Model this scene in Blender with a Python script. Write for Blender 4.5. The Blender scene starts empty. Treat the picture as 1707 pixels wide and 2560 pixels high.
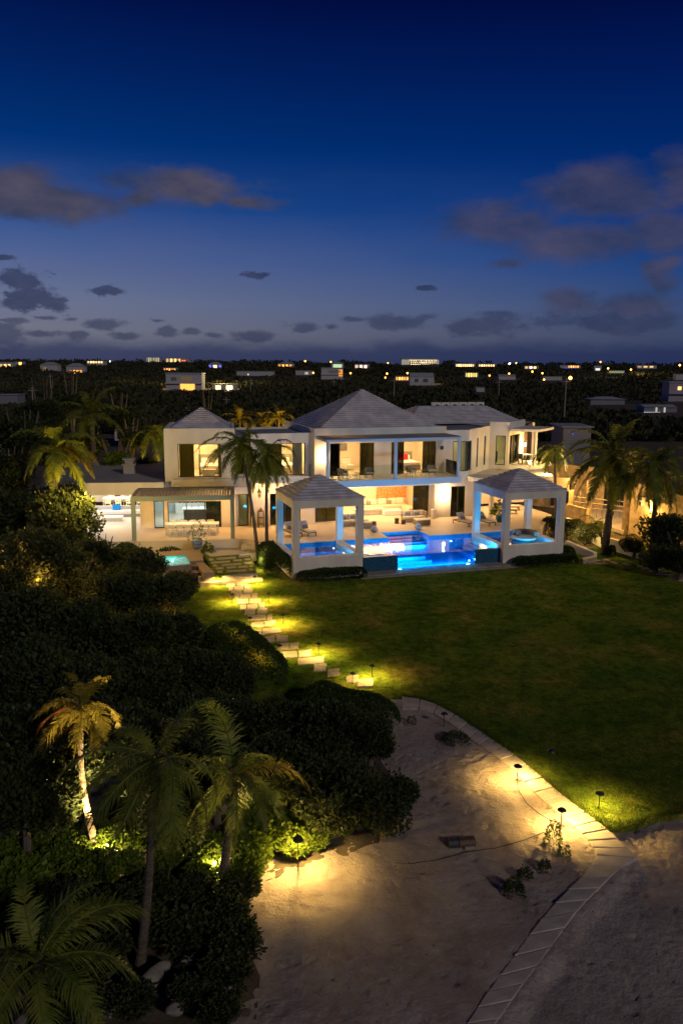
import bpy, math, random
from mathutils import Vector, Matrix, noise
rnd = random.Random(7)
sc = bpy.context.scene
COL = sc.collection
PI = math.pi
# ------------------------------------------------------------------ camera numbers (photo 1707x2560)
FL = 28/36*2560; CX, CY = 853.5, 1280; H = 12.5
PT = math.radians(10.5); RL = math.radians(.45)
_r = Vector((1,0,0)); _u = Vector((0,math.sin(PT),math.cos(PT))); _f = Vector((0,math.cos(PT),-math.sin(PT)))
CR = math.cos(RL)*_r+math.sin(RL)*_u; CU = math.cos(RL)*_u-math.sin(RL)*_r
def ray(x,y): return _f+CR*((x-CX)/FL)-CU*((y-CY)/FL)
def G(x,y,z=-.6):
    d = ray(x,y); t = (z-H)/d.z; return Vector((d.x*t,d.y*t,z))
def atY(x,y,Y):
    d = ray(x,y); t = Y/d.y; return Vector((d.x*t,Y,H+d.z*t))
def azel(x,y):
    d = ray(x,y).normalized(); return math.atan2(d.x,d.y), math.asin(d.z)
cam = bpy.data.cameras.new('camera'); co = bpy.data.objects.new('camera',cam); COL.objects.link(co)
cam.sensor_fit='VERTICAL'; cam.sensor_height=36; cam.sensor_width=24; cam.lens=28; cam.clip_end=20000; cam.clip_start=.1
mt = Matrix((CR,CU,-_f)).transposed().to_4x4(); mt.translation=Vector((0,0,H)); co.matrix_world=mt; sc.camera=co
# house frame M (u along the facade, v into the house), wing frame L inside it
OX, OY, AM = -2.9584, 47.8689, math.radians(18)
cM, sM = math.cos(AM), math.sin(AM)
def MW(u,v,z=0): return Vector((OX+cM*u-sM*v, OY+sM*u+cM*v, z))
LU, LV, AL = -8.34, 12.22, math.radians(-10)
cL, sL = math.cos(AL), math.sin(AL)
def LM(u,v): return (LU+cL*u-sL*v, LV+sL*u+cL*v)
def LW(u,v,z=0): return MW(*LM(u,v),z)
TL = lambda p:(*LM(p[0],p[1]),p[2])       # wing coordinates to house coordinates
D, ZU = .6, 4.22                           # deck level, upper floor level

# ------------------------------------------------------------------ materials
def nt(name):
    m = bpy.data.materials.new(name); m.use_nodes=True; n=m.node_tree; n.nodes.clear()
    return m, n.nodes, n.links
def mat(name, col, rough=.6, var=None, scale=3, bump=0, bscale=None, metal=0, emit=None, es=0, spec=.3, detail=4, stretch=None):
    m,N,K = nt(name); out=N.new('ShaderNodeOutputMaterial'); b=N.new('ShaderNodeBsdfPrincipled'); K.new(b.outputs[0],out.inputs[0])
    b.inputs['Base Color'].default_value=(*col,1); b.inputs['Roughness'].default_value=rough; b.inputs['Metallic'].default_value=metal
    b.inputs['Specular IOR Level'].default_value=spec
    if var or bump:
        tc=N.new('ShaderNodeTexCoord'); v=tc.outputs['Object']
        if stretch:
            mp=N.new('ShaderNodeMapping'); mp.inputs['Scale'].default_value=stretch; K.new(v,mp.inputs[0]); v=mp.outputs[0]
    if var:
        n=N.new('ShaderNodeTexNoise'); n.inputs['Scale'].default_value=scale; n.inputs['Detail'].default_value=detail; K.new(v,n.inputs['Vector'])
        r=N.new('ShaderNodeValToRGB'); r.color_ramp.elements[0].position=.35; r.color_ramp.elements[1].position=.65
        r.color_ramp.elements[0].color=(*col,1); r.color_ramp.elements[1].color=(*var,1)
        K.new(n.outputs[0],r.inputs[0]); K.new(r.outputs[0],b.inputs['Base Color'])
    if bump:
        n2=N.new('ShaderNodeTexNoise'); n2.inputs['Scale'].default_value=bscale or scale*4; n2.inputs['Detail'].default_value=5; K.new(v,n2.inputs['Vector'])
        bp=N.new('ShaderNodeBump'); bp.inputs['Strength'].default_value=bump; bp.inputs['Distance'].default_value=.05; K.new(n2.outputs[0],bp.inputs['Height']); K.new(bp.outputs[0],b.inputs['Normal'])
    if emit: b.inputs['Emission Color'].default_value=(*emit,1); b.inputs['Emission Strength'].default_value=es
    return m
def glow(name, col, s, sample=False):
    m,N,K = nt(name); out=N.new('ShaderNodeOutputMaterial'); e=N.new('ShaderNodeEmission'); e.inputs[0].default_value=(*col,1); e.inputs[1].default_value=s
    K.new(e.outputs[0],out.inputs[0])
    if not sample: m.cycles.emission_sampling='NONE'
    return m
def glass(name, tint, rough=.02, ior=1.45, bump=0, bscale=2, gl=1.0):
    m,N,K = nt(name); out=N.new('ShaderNodeOutputMaterial'); mx=N.new('ShaderNodeMixShader'); fr=N.new('ShaderNodeFresnel'); fr.inputs[0].default_value=ior
    t=N.new('ShaderNodeBsdfTransparent'); t.inputs[0].default_value=(*tint,1); g=N.new('ShaderNodeBsdfGlossy'); g.inputs['Roughness'].default_value=rough; g.inputs[0].default_value=(gl,gl,gl,1)
    K.new(fr.outputs[0],mx.inputs[0]); K.new(t.outputs[0],mx.inputs[1]); K.new(g.outputs[0],mx.inputs[2]); K.new(mx.outputs[0],out.inputs[0])
    if bump:
        tc=N.new('ShaderNodeTexCoord'); n=N.new('ShaderNodeTexNoise'); n.inputs['Scale'].default_value=bscale; n.inputs['Detail'].default_value=3; K.new(tc.outputs['Object'],n.inputs['Vector'])
        bp=N.new('ShaderNodeBump'); bp.inputs['Strength'].default_value=bump; bp.inputs['Distance'].default_value=.03; K.new(n.outputs[0],bp.inputs['Height'])
        K.new(bp.outputs[0],g.inputs['Normal']); K.new(bp.outputs[0],fr.inputs['Normal'])
    return m
def leafmat(name, c1, c2, scale=1.2, tr=.35, rough=.5):
    m,N,K = nt(name); out=N.new('ShaderNodeOutputMaterial'); mx=N.new('ShaderNodeMixShader'); mx.inputs[0].default_value=tr
    p=N.new('ShaderNodeBsdfPrincipled'); p.inputs['Roughness'].default_value=rough; p.inputs['Specular IOR Level'].default_value=.12
    t=N.new('ShaderNodeBsdfTranslucent'); tc=N.new('ShaderNodeTexCoord'); n=N.new('ShaderNodeTexNoise'); n.inputs['Scale'].default_value=scale; n.inputs['Detail'].default_value=6; n.inputs['Roughness'].default_value=.8
    K.new(tc.outputs['Object'],n.inputs['Vector']); r=N.new('ShaderNodeValToRGB'); r.color_ramp.elements[0].position=.38; r.color_ramp.elements[1].position=.62
    r.color_ramp.elements[0].color=(*c1,1); r.color_ramp.elements[1].color=(*c2,1)
    K.new(n.outputs[0],r.inputs[0]); K.new(r.outputs[0],p.inputs['Base Color']); K.new(r.outputs[0],t.inputs[0])
    K.new(p.outputs[0],mx.inputs[1]); K.new(t.outputs[0],mx.inputs[2]); K.new(mx.outputs[0],out.inputs[0])
    return m
X = {}
X['stucco']=mat('white_stucco',(.65,.62,.54),.85,(.8,.77,.68),.8,.15,30,detail=8,stretch=(1,1,.4))
X['roof']=mat('painted_roof',(.44,.43,.47),.8,(.62,.61,.65),1.3,.2,14)
X['flatroof']=mat('flat_roof',(.22,.23,.26),.8,(.3,.31,.34),.4,.1)
X['deck']=mat('limestone_deck',(.56,.5,.41),.55,(.62,.56,.47),.5,.06,12)
X['patio']=mat('concrete',(.4,.37,.33),.8,(.48,.45,.4),.8,.1)
X['inwall']=mat('room_wall',(.75,.7,.6),.7)
X['infloor']=mat('room_floor',(.6,.54,.44),.4,(.66,.6,.5),.8)
X['bronze']=mat('bronze_frame',(.035,.028,.022),.4,spec=.5)
X['glass']=glass('clear_glass',(.86,.9,.86))
X['dglass']=glass('tinted_glass',(.16,.17,.09))
X['rail']=glass('rail_glass',(.9,.95,.92))
X['water']=glass('pool_water',(.5,.86,1),.015,1.33,.16,2.2)
X['spawater']=glass('spa_water',(.6,1,.95),.04,1.33,.5,4)
X['tile']=mat('blue_tile',(.01,.17,.42),.25,(.015,.27,.6),14,.1,30,detail=1)
X['tileout']=mat('mosaic_tile',(.01,.055,.12),.3,(.03,.13,.24),9,.2,30,detail=3)
X['spatile']=mat('spa_tile',(.04,.3,.28),.3,(.07,.4,.36),8)
X['pglass']=glass('acrylic_panel',(.55,.82,1),.02,1.3)
X['pooltint']=mat('pool_tinted_white',(.5,.57,.62),.6)  # white paint with the blue of the pool light put into its colour
X['greypaint']=mat('grey_green_paint',(.22,.29,.27),.5)
X['slat']=mat('timber_slat',(.32,.27,.22),.6,(.4,.34,.28),3,stretch=(1,8,1))
X['wood']=mat('deck_wood',(.25,.18,.13),.6,(.34,.25,.18),2,.2,20,stretch=(1,10,1))
X['dwood']=mat('dark_wood',(.07,.045,.03),.5,(.12,.08,.05),4)
X['cush']=mat('cream_fabric',(.6,.56,.48),.9,(.66,.62,.55),6,.1,60)
X['gcush']=mat('grey_fabric',(.2,.2,.19),.9,(.27,.27,.25),6)
X['wick']=mat('wicker',(.28,.24,.17),.7,(.4,.34,.25),40,.4,80)
X['white']=mat('white_paint',(.75,.74,.7),.4)
X['blue']=mat('blue_fabric',(.0,.2,.6),.8)
X['red']=mat('red_fabric',(.6,.02,.02),.8)
X['sheet']=mat('bed_linen',(.8,.78,.74),.8)
X['curtain']=mat('curtain_fabric',(.5,.45,.36),.9,(.3,.27,.2),9,.0,stretch=(6,1,.1))
X['kitchen']=mat('kitchen_white',(.6,.66,.66),.4)
X['island']=mat('kitchen_dark',(.05,.05,.055),.4)
X['art']=mat('orange_painting',(.62,.2,.07),.8,(.8,.45,.22),7,detail=8)
X['black']=mat('black_metal',(.02,.02,.02),.4,spec=.5)
X['trunklit']=mat('floodlit_palm_bark',(.12,.09,.06),.9,(.36,.3,.22),3,.6,6,stretch=(1,1,4))  # paler bark copy for the floodlit palm, lamplight put into its colour
X['trunk']=mat('palm_bark',(.07,.055,.04),.9,(.13,.105,.08),5,.5,10,stretch=(1,1,5))  # bark copy darkened for the palms standing in the dark
X['bark']=mat('tree_bark',(.1,.08,.06),.9,(.16,.13,.1),5,.5,14)
X['leafdark']=leafmat('broad_leaf',(.03,.05,.02),(.085,.105,.04),1.5,.4,.45)
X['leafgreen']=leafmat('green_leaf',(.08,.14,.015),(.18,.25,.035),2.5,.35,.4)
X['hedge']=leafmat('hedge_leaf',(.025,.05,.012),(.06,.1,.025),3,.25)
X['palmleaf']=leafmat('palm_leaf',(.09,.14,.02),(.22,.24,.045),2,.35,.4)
X['palmgold']=leafmat('lamplit_palm_leaf',(.16,.15,.02),(.25,.2,.03),2,.4,.45)  # palm leaf with the gold of lamplight put into its colour
X['deadleaf']=leafmat('dead_palm_leaf',(.38,.14,.03),(.5,.26,.1),4,.3,.5)
X['scrub']=leafmat('scrub_leaf',(.04,.045,.022),(.075,.075,.035),.08,.2,.7)
X['stone']=mat('path_stone',(.25,.22,.175),.8,(.36,.32,.26),3,.3,16)
X['paver']=mat('paver_stone',(.36,.32,.28),.85,(.5,.45,.39),2,.25,14)
X['block']=mat('concrete_block',(.3,.23,.13),.9,(.5,.4,.25),2.2,.4,12)
X['post']=mat('grey_timber',(.3,.26,.2),.8)
X['rock']=mat('limestone_rock',(.16,.145,.13),.9,(.26,.24,.215),3,.6,8)
X['rope']=mat('black_cable',(.03,.03,.03),.6)
# lawn: mown grass, lighter worn patches
def lawnmat():
    m,N,K = nt('lawn_grass'); out=N.new('ShaderNodeOutputMaterial'); b=N.new('ShaderNodeBsdfPrincipled'); K.new(b.outputs[0],out.inputs[0]); b.inputs['Roughness'].default_value=1; b.inputs['Specular IOR Level'].default_value=0
    tc=N.new('ShaderNodeTexCoord'); n=N.new('ShaderNodeTexNoise'); n.inputs['Scale'].default_value=.35; n.inputs['Detail'].default_value=8; n.inputs['Roughness'].default_value=.65; K.new(tc.outputs['Object'],n.inputs['Vector'])
    r=N.new('ShaderNodeValToRGB'); e=r.color_ramp.elements; e[0].position=.35; e[0].color=(.06,.12,.012,1); e[1].position=.7; e[1].color=(.25,.2,.045,1); x=e.new(.52); x.color=(.12,.165,.018,1)
    K.new(n.outputs[0],r.inputs[0])
    n2=N.new('ShaderNodeTexNoise'); n2.inputs['Scale'].default_value=22; n2.inputs['Detail'].default_value=6; n2.inputs['Roughness'].default_value=.8; K.new(tc.outputs['Object'],n2.inputs['Vector'])
    mr=N.new('ShaderNodeMapRange'); mr.inputs[1].default_value=.3; mr.inputs[2].default_value=.7; mr.inputs[3].default_value=.15; mr.inputs[4].default_value=1.9; K.new(n2.outputs[0],mr.inputs[0])
    n4=N.new('ShaderNodeTexNoise'); n4.inputs['Scale'].default_value=2.6; n4.inputs['Detail'].default_value=9; n4.inputs['Roughness'].default_value=.78; K.new(tc.outputs['Object'],n4.inputs['Vector'])
    m4=N.new('ShaderNodeMapRange'); m4.inputs[1].default_value=.36; m4.inputs[2].default_value=.64; m4.inputs[3].default_value=.45; m4.inputs[4].default_value=1.55; K.new(n4.outputs[0],m4.inputs[0])
    mm=N.new('ShaderNodeMath'); mm.operation='MULTIPLY'; K.new(mr.outputs[0],mm.inputs[0]); K.new(m4.outputs[0],mm.inputs[1])
    mx=N.new('ShaderNodeVectorMath'); mx.operation='SCALE'; K.new(r.outputs[0],mx.inputs[0]); K.new(mm.outputs[0],mx.inputs['Scale']); K.new(mx.outputs[0],b.inputs['Base Color'])
    bp=N.new('ShaderNodeBump'); bp.inputs['Strength'].default_value=.9; bp.inputs['Distance'].default_value=.06; K.new(n2.outputs[0],bp.inputs['Height']); K.new(bp.outputs[0],b.inputs['Normal'])
    return m
X['lawn']=lawnmat()
def sandmat():
    m,N,K = nt('beach_sand'); out=N.new('ShaderNodeOutputMaterial'); b=N.new('ShaderNodeBsdfPrincipled'); K.new(b.outputs[0],out.inputs[0]); b.inputs['Roughness'].default_value=1; b.inputs['Specular IOR Level'].default_value=0
    tc=N.new('ShaderNodeTexCoord'); n=N.new('ShaderNodeTexNoise'); n.inputs['Scale'].default_value=.8; n.inputs['Detail'].default_value=9; n.inputs['Roughness'].default_value=.7; K.new(tc.outputs['Object'],n.inputs['Vector'])
    r=N.new('ShaderNodeValToRGB'); e=r.color_ramp.elements; e[0].position=.3; e[0].color=(.26,.215,.19,1); e[1].position=.6; e[1].color=(.43,.375,.335,1)
    K.new(n.outputs[0],r.inputs[0])
    # scattered twigs and seaweed bits
    n3=N.new('ShaderNodeTexNoise'); n3.inputs['Scale'].default_value=6.5; n3.inputs['Detail'].default_value=5; n3.inputs['Roughness'].default_value=.6; K.new(tc.outputs['Object'],n3.inputs['Vector'])
    mr=N.new('ShaderNodeMapRange'); mr.inputs[1].default_value=.66; mr.inputs[2].default_value=.72; mr.inputs[3].default_value=1; mr.inputs[4].default_value=.3; K.new(n3.outputs[0],mr.inputs[0])
    mx=N.new('ShaderNodeVectorMath'); mx.operation='SCALE'; K.new(r.outputs[0],mx.inputs[0]); K.new(mr.outputs[0],mx.inputs['Scale']); K.new(mx.outputs[0],b.inputs['Base Color'])
    n2=N.new('ShaderNodeTexNoise'); n2.inputs['Scale'].default_value=7; n2.inputs['Detail'].default_value=8; n2.inputs['Roughness'].default_value=.7; K.new(tc.outputs['Object'],n2.inputs['Vector'])
    bp=N.new('ShaderNodeBump'); bp.inputs['Strength'].default_value=.9; bp.inputs['Distance'].default_value=.1; K.new(n2.outputs[0],bp.inputs['Height']); K.new(bp.outputs[0],b.inputs['Normal'])
    return m
X['sand']=sandmat()
X['soil']=mat('leaf_litter',(.06,.05,.035),.95,(.12,.1,.07),2,.6,9)

# ------------------------------------------------------------------ mesh builder
class MB:
    def __init__(s,T=None): s.v=[]; s.f=[]; s.T=T
    def P(s,p):
        if s.T: p=s.T(p)
        s.v.append(tuple(p)); return len(s.v)-1
    def face(s,*ps): s.f.append(tuple(s.P(p) for p in ps)); return s
    def box(s,x0,x1,y0,y1,z0,z1):
        i=[s.P(p) for p in ((x0,y0,z0),(x1,y0,z0),(x1,y1,z0),(x0,y1,z0),(x0,y0,z1),(x1,y0,z1),(x1,y1,z1),(x0,y1,z1))]
        for q in ((3,2,1,0),(4,5,6,7),(0,1,5,4),(1,2,6,5),(2,3,7,6),(3,0,4,7)): s.f.append(tuple(i[k] for k in q))
        return s
    def rbox(s,cx,cy,a,x0,x1,y0,y1,z0,z1,tilt=0):
        c,n=math.cos(a),math.sin(a); T=s.T; ct,st=math.cos(tilt),math.sin(tilt)
        def g(p):
            x,y,z=p; y,z=y*ct-z*st,y*st+z*ct
            q=(cx+c*x-n*y,cy+n*x+c*y,z); return T(q) if T else q
        s.T=g; s.box(x0,x1,y0,y1,z0,z1); s.T=T; return s
    def prism(s,poly,z0,z1):
        n=len(poly); b=[s.P((x,y,z0)) for x,y in poly]; t=[s.P((x,y,z1)) for x,y in poly]
        s.f.append(tuple(reversed(b))); s.f.append(tuple(t))
        for i in range(n): j=(i+1)%n; s.f.append((b[i],b[j],t[j],t[i]))
        return s
    def tube(s,pts,rad,n=6,cap=True):
        pts=[Vector(p) for p in pts]; rings=[]
        for i,p in enumerate(pts):
            d=(pts[min(i+1,len(pts)-1)]-pts[max(i-1,0)]).normalized()
            a=d.cross(Vector((0,0,1))) if abs(d.z)<.9 else d.cross(Vector((1,0,0)))
            a.normalize(); b=d.cross(a); r=rad[i] if isinstance(rad,(list,tuple)) else rad
            rings.append([s.P(p+a*(r*math.cos(2*PI*k/n))+b*(r*math.sin(2*PI*k/n))) for k in range(n)])
        for A,B in zip(rings,rings[1:]):
            for k in range(n): s.f.append((A[k],A[(k+1)%n],B[(k+1)%n],B[k]))
        if cap: s.f.append(tuple(rings[0])); s.f.append(tuple(reversed(rings[-1])))
        return s
    def lathe(s,prof,c=(0,0,0),n=12,open_=False):
        rings=[[s.P((c[0]+r*math.cos(2*PI*k/n),c[1]+r*math.sin(2*PI*k/n),c[2]+z)) for k in range(n)] for r,z in prof]
        for A,B in zip(rings,rings[1:]):
            for k in range(n): s.f.append((A[k],A[(k+1)%n],B[(k+1)%n],B[k]))
        s.f.append(tuple(rings[-1]))
        if not open_: s.f.append(tuple(reversed(rings[0])))
        return s
    def wall(s,u0,u1,z0,z1,v0,v1,opens=()):
        us=sorted({u0,u1,*[min(max(k,u0),u1) for o in opens for k in o[:2]]}); zs=sorted({z0,z1,*[min(max(k,z0),z1) for o in opens for k in o[2:4]]})
        def op(a,b): return any(o[0]<=a<o[1] and o[2]<=b<o[3] for o in opens)
        def solid(i,j):
            if i<0 or j<0 or i>=len(us)-1 or j>=len(zs)-1: return False
            return not op((us[i]+us[i+1])/2,(zs[j]+zs[j+1])/2)
        for i in range(len(us)-1):
            for j in range(len(zs)-1):
                if not solid(i,j): continue
                a,b,c,d=us[i],us[i+1],zs[j],zs[j+1]
                s.face((a,v0,c),(b,v0,c),(b,v0,d),(a,v0,d)); s.face((b,v1,c),(a,v1,c),(a,v1,d),(b,v1,d))
                if not solid(i-1,j): s.face((a,v1,c),(a,v0,c),(a,v0,d),(a,v1,d))
                if not solid(i+1,j): s.face((b,v0,c),(b,v1,c),(b,v1,d),(b,v0,d))
                if not solid(i,j-1): s.face((a,v1,c),(b,v1,c),(b,v0,c),(a,v0,c))
                if not solid(i,j+1): s.face((a,v0,d),(b,v0,d),(b,v1,d),(a,v1,d))
        return s
    def shell(s,u0,u1,v0,v1,z0,z1,front=False,skip=''):   # room lining, open to the front
        if 'f' not in skip: s.face((u0,v0,z0),(u1,v0,z0),(u1,v1,z0),(u0,v1,z0))
        s.face((u0,v0,z1),(u0,v1,z1),(u1,v1,z1),(u1,v0,z1)); s.face((u0,v1,z0),(u1,v1,z0),(u1,v1,z1),(u0,v1,z1))
        s.face((u0,v0,z0),(u0,v1,z0),(u0,v1,z1),(u0,v0,z1)); s.face((u1,v1,z0),(u1,v0,z0),(u1,v0,z1),(u1,v1,z1)); return s
    def courses(s,eave,ridge,z0,z1,n,rise=.055):     # stepped roof: rings of eave points running to ridge points
        m=len(eave); prev=None
        for k in range(n+1):
            t=k/n; zz=z0+(z1-z0)*t
            pts=[(e[0]+(r[0]-e[0])*t,e[1]+(r[1]-e[1])*t) for e,r in zip(eave,ridge)]
            lo=[s.P((x,y,zz)) for x,y in pts]
            if prev:
                for i in range(m): j=(i+1)%m; s.f.append((prev[i],prev[j],lo[j],lo[i]))
            if k<n:
                hi=[s.P((x,y,zz+rise)) for x,y in pts]
                for i in range(m): j=(i+1)%m; s.f.append((lo[i],lo[j],hi[j],hi[i]))
                prev=hi
        s.f.append(tuple(lo)) if m>2 else None
        return s
    def build(s,name,m,parent=None,smooth=False):
        me=bpy.data.meshes.new(name); me.from_pydata(s.v,[],s.f); me.update()
        if smooth: me.polygons.foreach_set('use_smooth',[True]*len(me.polygons))
        o=bpy.data.objects.new(name,me); COL.objects.link(o)
        me.materials.append(X[m] if isinstance(m,str) else m)
        if parent: o.parent=parent
        return o
def bev(o,w=.01,n=2):
    b=o.modifiers.new('bevel','BEVEL'); b.width=w; b.segments=n; b.limit_method='ANGLE'; return o
def tag(o,label=None,cat=None,group=None,kind=None):
    if label: o['label']=label
    if cat: o['category']=cat
    if group: o['group']=group
    if kind: o['kind']=kind
    return o
def thing(name,label,cat,loc=(0,0,0),rz=0,group=None):
    o=bpy.data.objects.new(name,None); COL.objects.link(o); o.location=loc; o.rotation_euler=(0,0,rz); o.empty_display_size=.3
    return tag(o,label,cat,group)
def copytree(o,parent=None):
    c=o.copy(); COL.objects.link(c); c.parent=parent
    for ch in list(o.children): copytree(ch,c)
    return c
def place(proto,loc,rz,label=None,group=None,scale=None):
    c=proto if not proto.get('_used') else copytree(proto)
    proto['_used']=1
    c.location=loc; c.rotation_euler=(0,0,rz)
    if scale: c.scale=(scale,)*3
    if label: c['label']=label
    if group: c['group']=group
    protos.add(proto); protos.add(c); return c
protos=set()
def point(loc,w,col,r=.03,parent=None,name='bulb'):
    l=bpy.data.lights.new(name,'POINT'); l.energy=w*KP.get(name,8); l.color=col; l.shadow_soft_size=r; o=bpy.data.objects.new(name,l); COL.objects.link(o); o.location=loc
    if parent: o.parent=parent
    return o
def area(loc,w,col,sx,sy,parent=None,rot=(0,0,0),name='ceiling_panel'):
    l=bpy.data.lights.new(name,'AREA'); l.energy=w*KA; l.color=col; l.shape='RECTANGLE'; l.size=sx; l.size_y=sy; o=bpy.data.objects.new(name,l); COL.objects.link(o); o.location=loc; o.rotation_euler=rot
    if parent: o.parent=parent
    return o
KP={'bulb':9,'pool_or_fill_bulb':2.2,'garden_or_fill_bulb':6,'site_bulb':4.2,'roadside_bulb':10}; KA=2.2
WARM=(1,.5,.15); WARM2=(1,.57,.22); COOL=(1,.93,.85)
# ------------------------------------------------------------------ sky (world)
def world():
    w=bpy.data.worlds.new('World'); sc.world=w; w.use_nodes=True; N=w.node_tree.nodes; K=w.node_tree.links; N.clear()
    out=N.new('ShaderNodeOutputWorld'); bg=N.new('ShaderNodeBackground'); K.new(bg.outputs[0],out.inputs[0])
    tc=N.new('ShaderNodeTexCoord'); sp=N.new('ShaderNodeSeparateXYZ'); K.new(tc.outputs['Generated'],sp.inputs[0])
    def M(op,a,b=None,c=None,clamp=False):
        n=N.new('ShaderNodeMath'); n.operation=op; n.use_clamp=clamp
        for i,q in enumerate((a,b,c)):
            if q is None: continue
            if isinstance(q,(int,float)): n.inputs[i].default_value=q
            else: K.new(q,n.inputs[i])
        return n.outputs[0]
    az=M('ARCTAN2',sp.outputs[0],sp.outputs[1]); el=M('ARCSINE',sp.outputs[2])
    def ramp(src,stops):
        r=N.new('ShaderNodeValToRGB'); e=r.color_ramp.elements
        while len(e)>1: e.remove(e[-1])
        e[0].position=stops[0][0]; e[0].color=(*stops[0][1],1)
        for p,c in stops[1:]: x=e.new(p); x.color=(*c,1)
        K.new(src,r.inputs[0]); return r.outputs[0]
    def L(r,g,b): return tuple((x/255)**2.2 for x in (r,g,b))
    def mix(f,a,b):
        n=N.new('ShaderNodeMix'); n.data_type='RGBA'
        if isinstance(f,(int,float)): n.inputs[0].default_value=f
        else: K.new(f,n.inputs[0])
        for i,q in ((6,a),(7,b)):
            if isinstance(q,tuple): n.inputs[i].default_value=(*q,1)
            else: K.new(q,n.inputs[i])
        return n.outputs[2]
    t=M('DIVIDE',el,math.radians(45))     # 0..1 over 45 degrees
    k=1/45
    left=ramp(t,[(0,L(86,89,106)),(2.2*k,L(112,114,130)),(4*k,L(106,115,142)),(7*k,L(76,98,146)),(10*k,L(38,75,136)),(14*k,L(0,52,114)),(18*k,L(0,38,94)),(22*k,L(0,23,72)),(45*k,L(0,13,46))])
    right=ramp(t,[(0,L(52,61,86)),(2.2*k,L(64,74,104)),(4*k,L(58,78,120)),(7*k,L(28,66,126)),(10*k,L(5,55,121)),(14*k,L(0,43,104)),(18*k,L(0,31,86)),(22*k,L(0,18,63)),(45*k,L(0,10,38))])
    fz=M('MULTIPLY_ADD',az,1.35,.5,clamp=True)
    sky=mix(fz,left,right)
    cv=N.new('ShaderNodeCombineXYZ'); K.new(az,cv.inputs[0]); K.new(el,cv.inputs[1])
    def noise_(sx,sy,det,seed,rough=.6):
        mp=N.new('ShaderNodeVectorMath'); mp.operation='MULTIPLY_ADD'; K.new(cv.outputs[0],mp.inputs[0]); mp.inputs[1].default_value=(sx,sy,1); mp.inputs[2].default_value=(seed,seed*1.7,seed)
        n=N.new('ShaderNodeTexNoise'); n.inputs['Scale'].default_value=1; n.inputs['Detail'].default_value=det; n.inputs['Roughness'].default_value=rough; K.new(mp.outputs[0],n.inputs['Vector']); return n.outputs[0]
    def layer(sky,blobs,lo,hi,ns,seed,colA,colB,op,na=2.2):
        mx=None
        wp=N.new('ShaderNodeVectorMath'); wp.operation='MULTIPLY'; K.new(cv.outputs[0],wp.inputs[0]); wp.inputs[1].default_value=(ns*1.6,ns*3.2,1)
        wn=N.new('ShaderNodeTexNoise'); wn.inputs['Scale'].default_value=1; wn.inputs['Detail'].default_value=6; wn.inputs['Roughness'].default_value=.65; K.new(wp.outputs[0],wn.inputs['Vector'])
        w1=N.new('ShaderNodeVectorMath'); w1.operation='MULTIPLY_ADD'; K.new(wn.outputs['Color'],w1.inputs[0]); w1.inputs[1].default_value=(.5/ns,.22/ns,0); w1.inputs[2].default_value=(-.25/ns,-.11/ns,0)
        cw=N.new('ShaderNodeVectorMath'); cw.operation='ADD'; K.new(cv.outputs[0],cw.inputs[0]); K.new(w1.outputs[0],cw.inputs[1])
        for (x,y,w_,h_) in blobs:
            a,e=azel(x/.9186,y/.9186); W=w_/.9186/FL; Hh=h_/.9186/FL
            v=N.new('ShaderNodeVectorMath'); v.operation='SUBTRACT'; K.new(cw.outputs[0],v.inputs[0]); v.inputs[1].default_value=(a,e,0)
            m=N.new('ShaderNodeVectorMath'); m.operation='MULTIPLY'; K.new(v.outputs[0],m.inputs[0]); m.inputs[1].default_value=(1/W,1/Hh,0)
            l=N.new('ShaderNodeVectorMath'); l.operation='LENGTH'; K.new(m.outputs[0],l.inputs[0])
            d=M('SUBTRACT',1,l.outputs['Value']); mx=d if mx is None else M('MAXIMUM',mx,d)
        n=noise_(ns,ns*2,7,seed,.62)
        dd=M('MULTIPLY_ADD',n,na,-na*.5); dd=M('ADD',mx,dd)
        f=N.new('ShaderNodeMapRange'); f.interpolation_type='SMOOTHSTEP'; f.inputs[1].default_value=lo; f.inputs[2].default_value=hi; f.inputs[4].default_value=op; K.new(dd,f.inputs[0])
        n2=noise_(ns*1.5,ns*3,4,seed+3)
        c=mix(M('MULTIPLY_ADD',n2,2.4,-.7,clamp=True),colA,colB)
        return mix(f.outputs[0],sky,c)
    # pinkish high haze left of centre
    n=noise_(2.2,9,5,4.2,.6)
    e1=ramp(t,[(0,(0,0,0)),(3*k,(.3,.3,.3)),(7*k,(.75,.75,.75)),(11*k,(.6,.6,.6)),(13*k,(0,0,0))])
    f=M('MULTIPLY',M('MULTIPLY_ADD',n,3,-1.2,clamp=True),M('MULTIPLY',e1,M('SUBTRACT',1,fz)))
    sky=mix(M('MULTIPLY',f,.55),sky,L(96,96,134))
    sky=layer(sky,[(90,465,200,42),(30,420,90,35),(430,440,170,46),(560,465,90,20),(330,455,70,30)],-.22,.6,9,1.3,L(46,54,76),L(86,80,92),.88,2.4)
    sky=layer(sky,[(1390,440,130,50),(1570,420,70,60),(1150,515,130,42),(1330,562,200,40),(1540,540,100,50),(1160,605,50,16),(1515,640,45,55),(1470,690,90,40),(1300,695,70,30),(1530,615,40,30)],-.28,.7,8,5.3,L(44,54,80),L(82,76,94),.75,2.6)
    sky=layer(sky,[(40,640,62,30),(75,688,75,28),(242,667,42,12),(588,633,36,9),(980,660,22,7),(5,590,24,9)],-.05,.45,26,2.9,L(42,52,80),L(60,66,94),.82,3.4)
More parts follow.
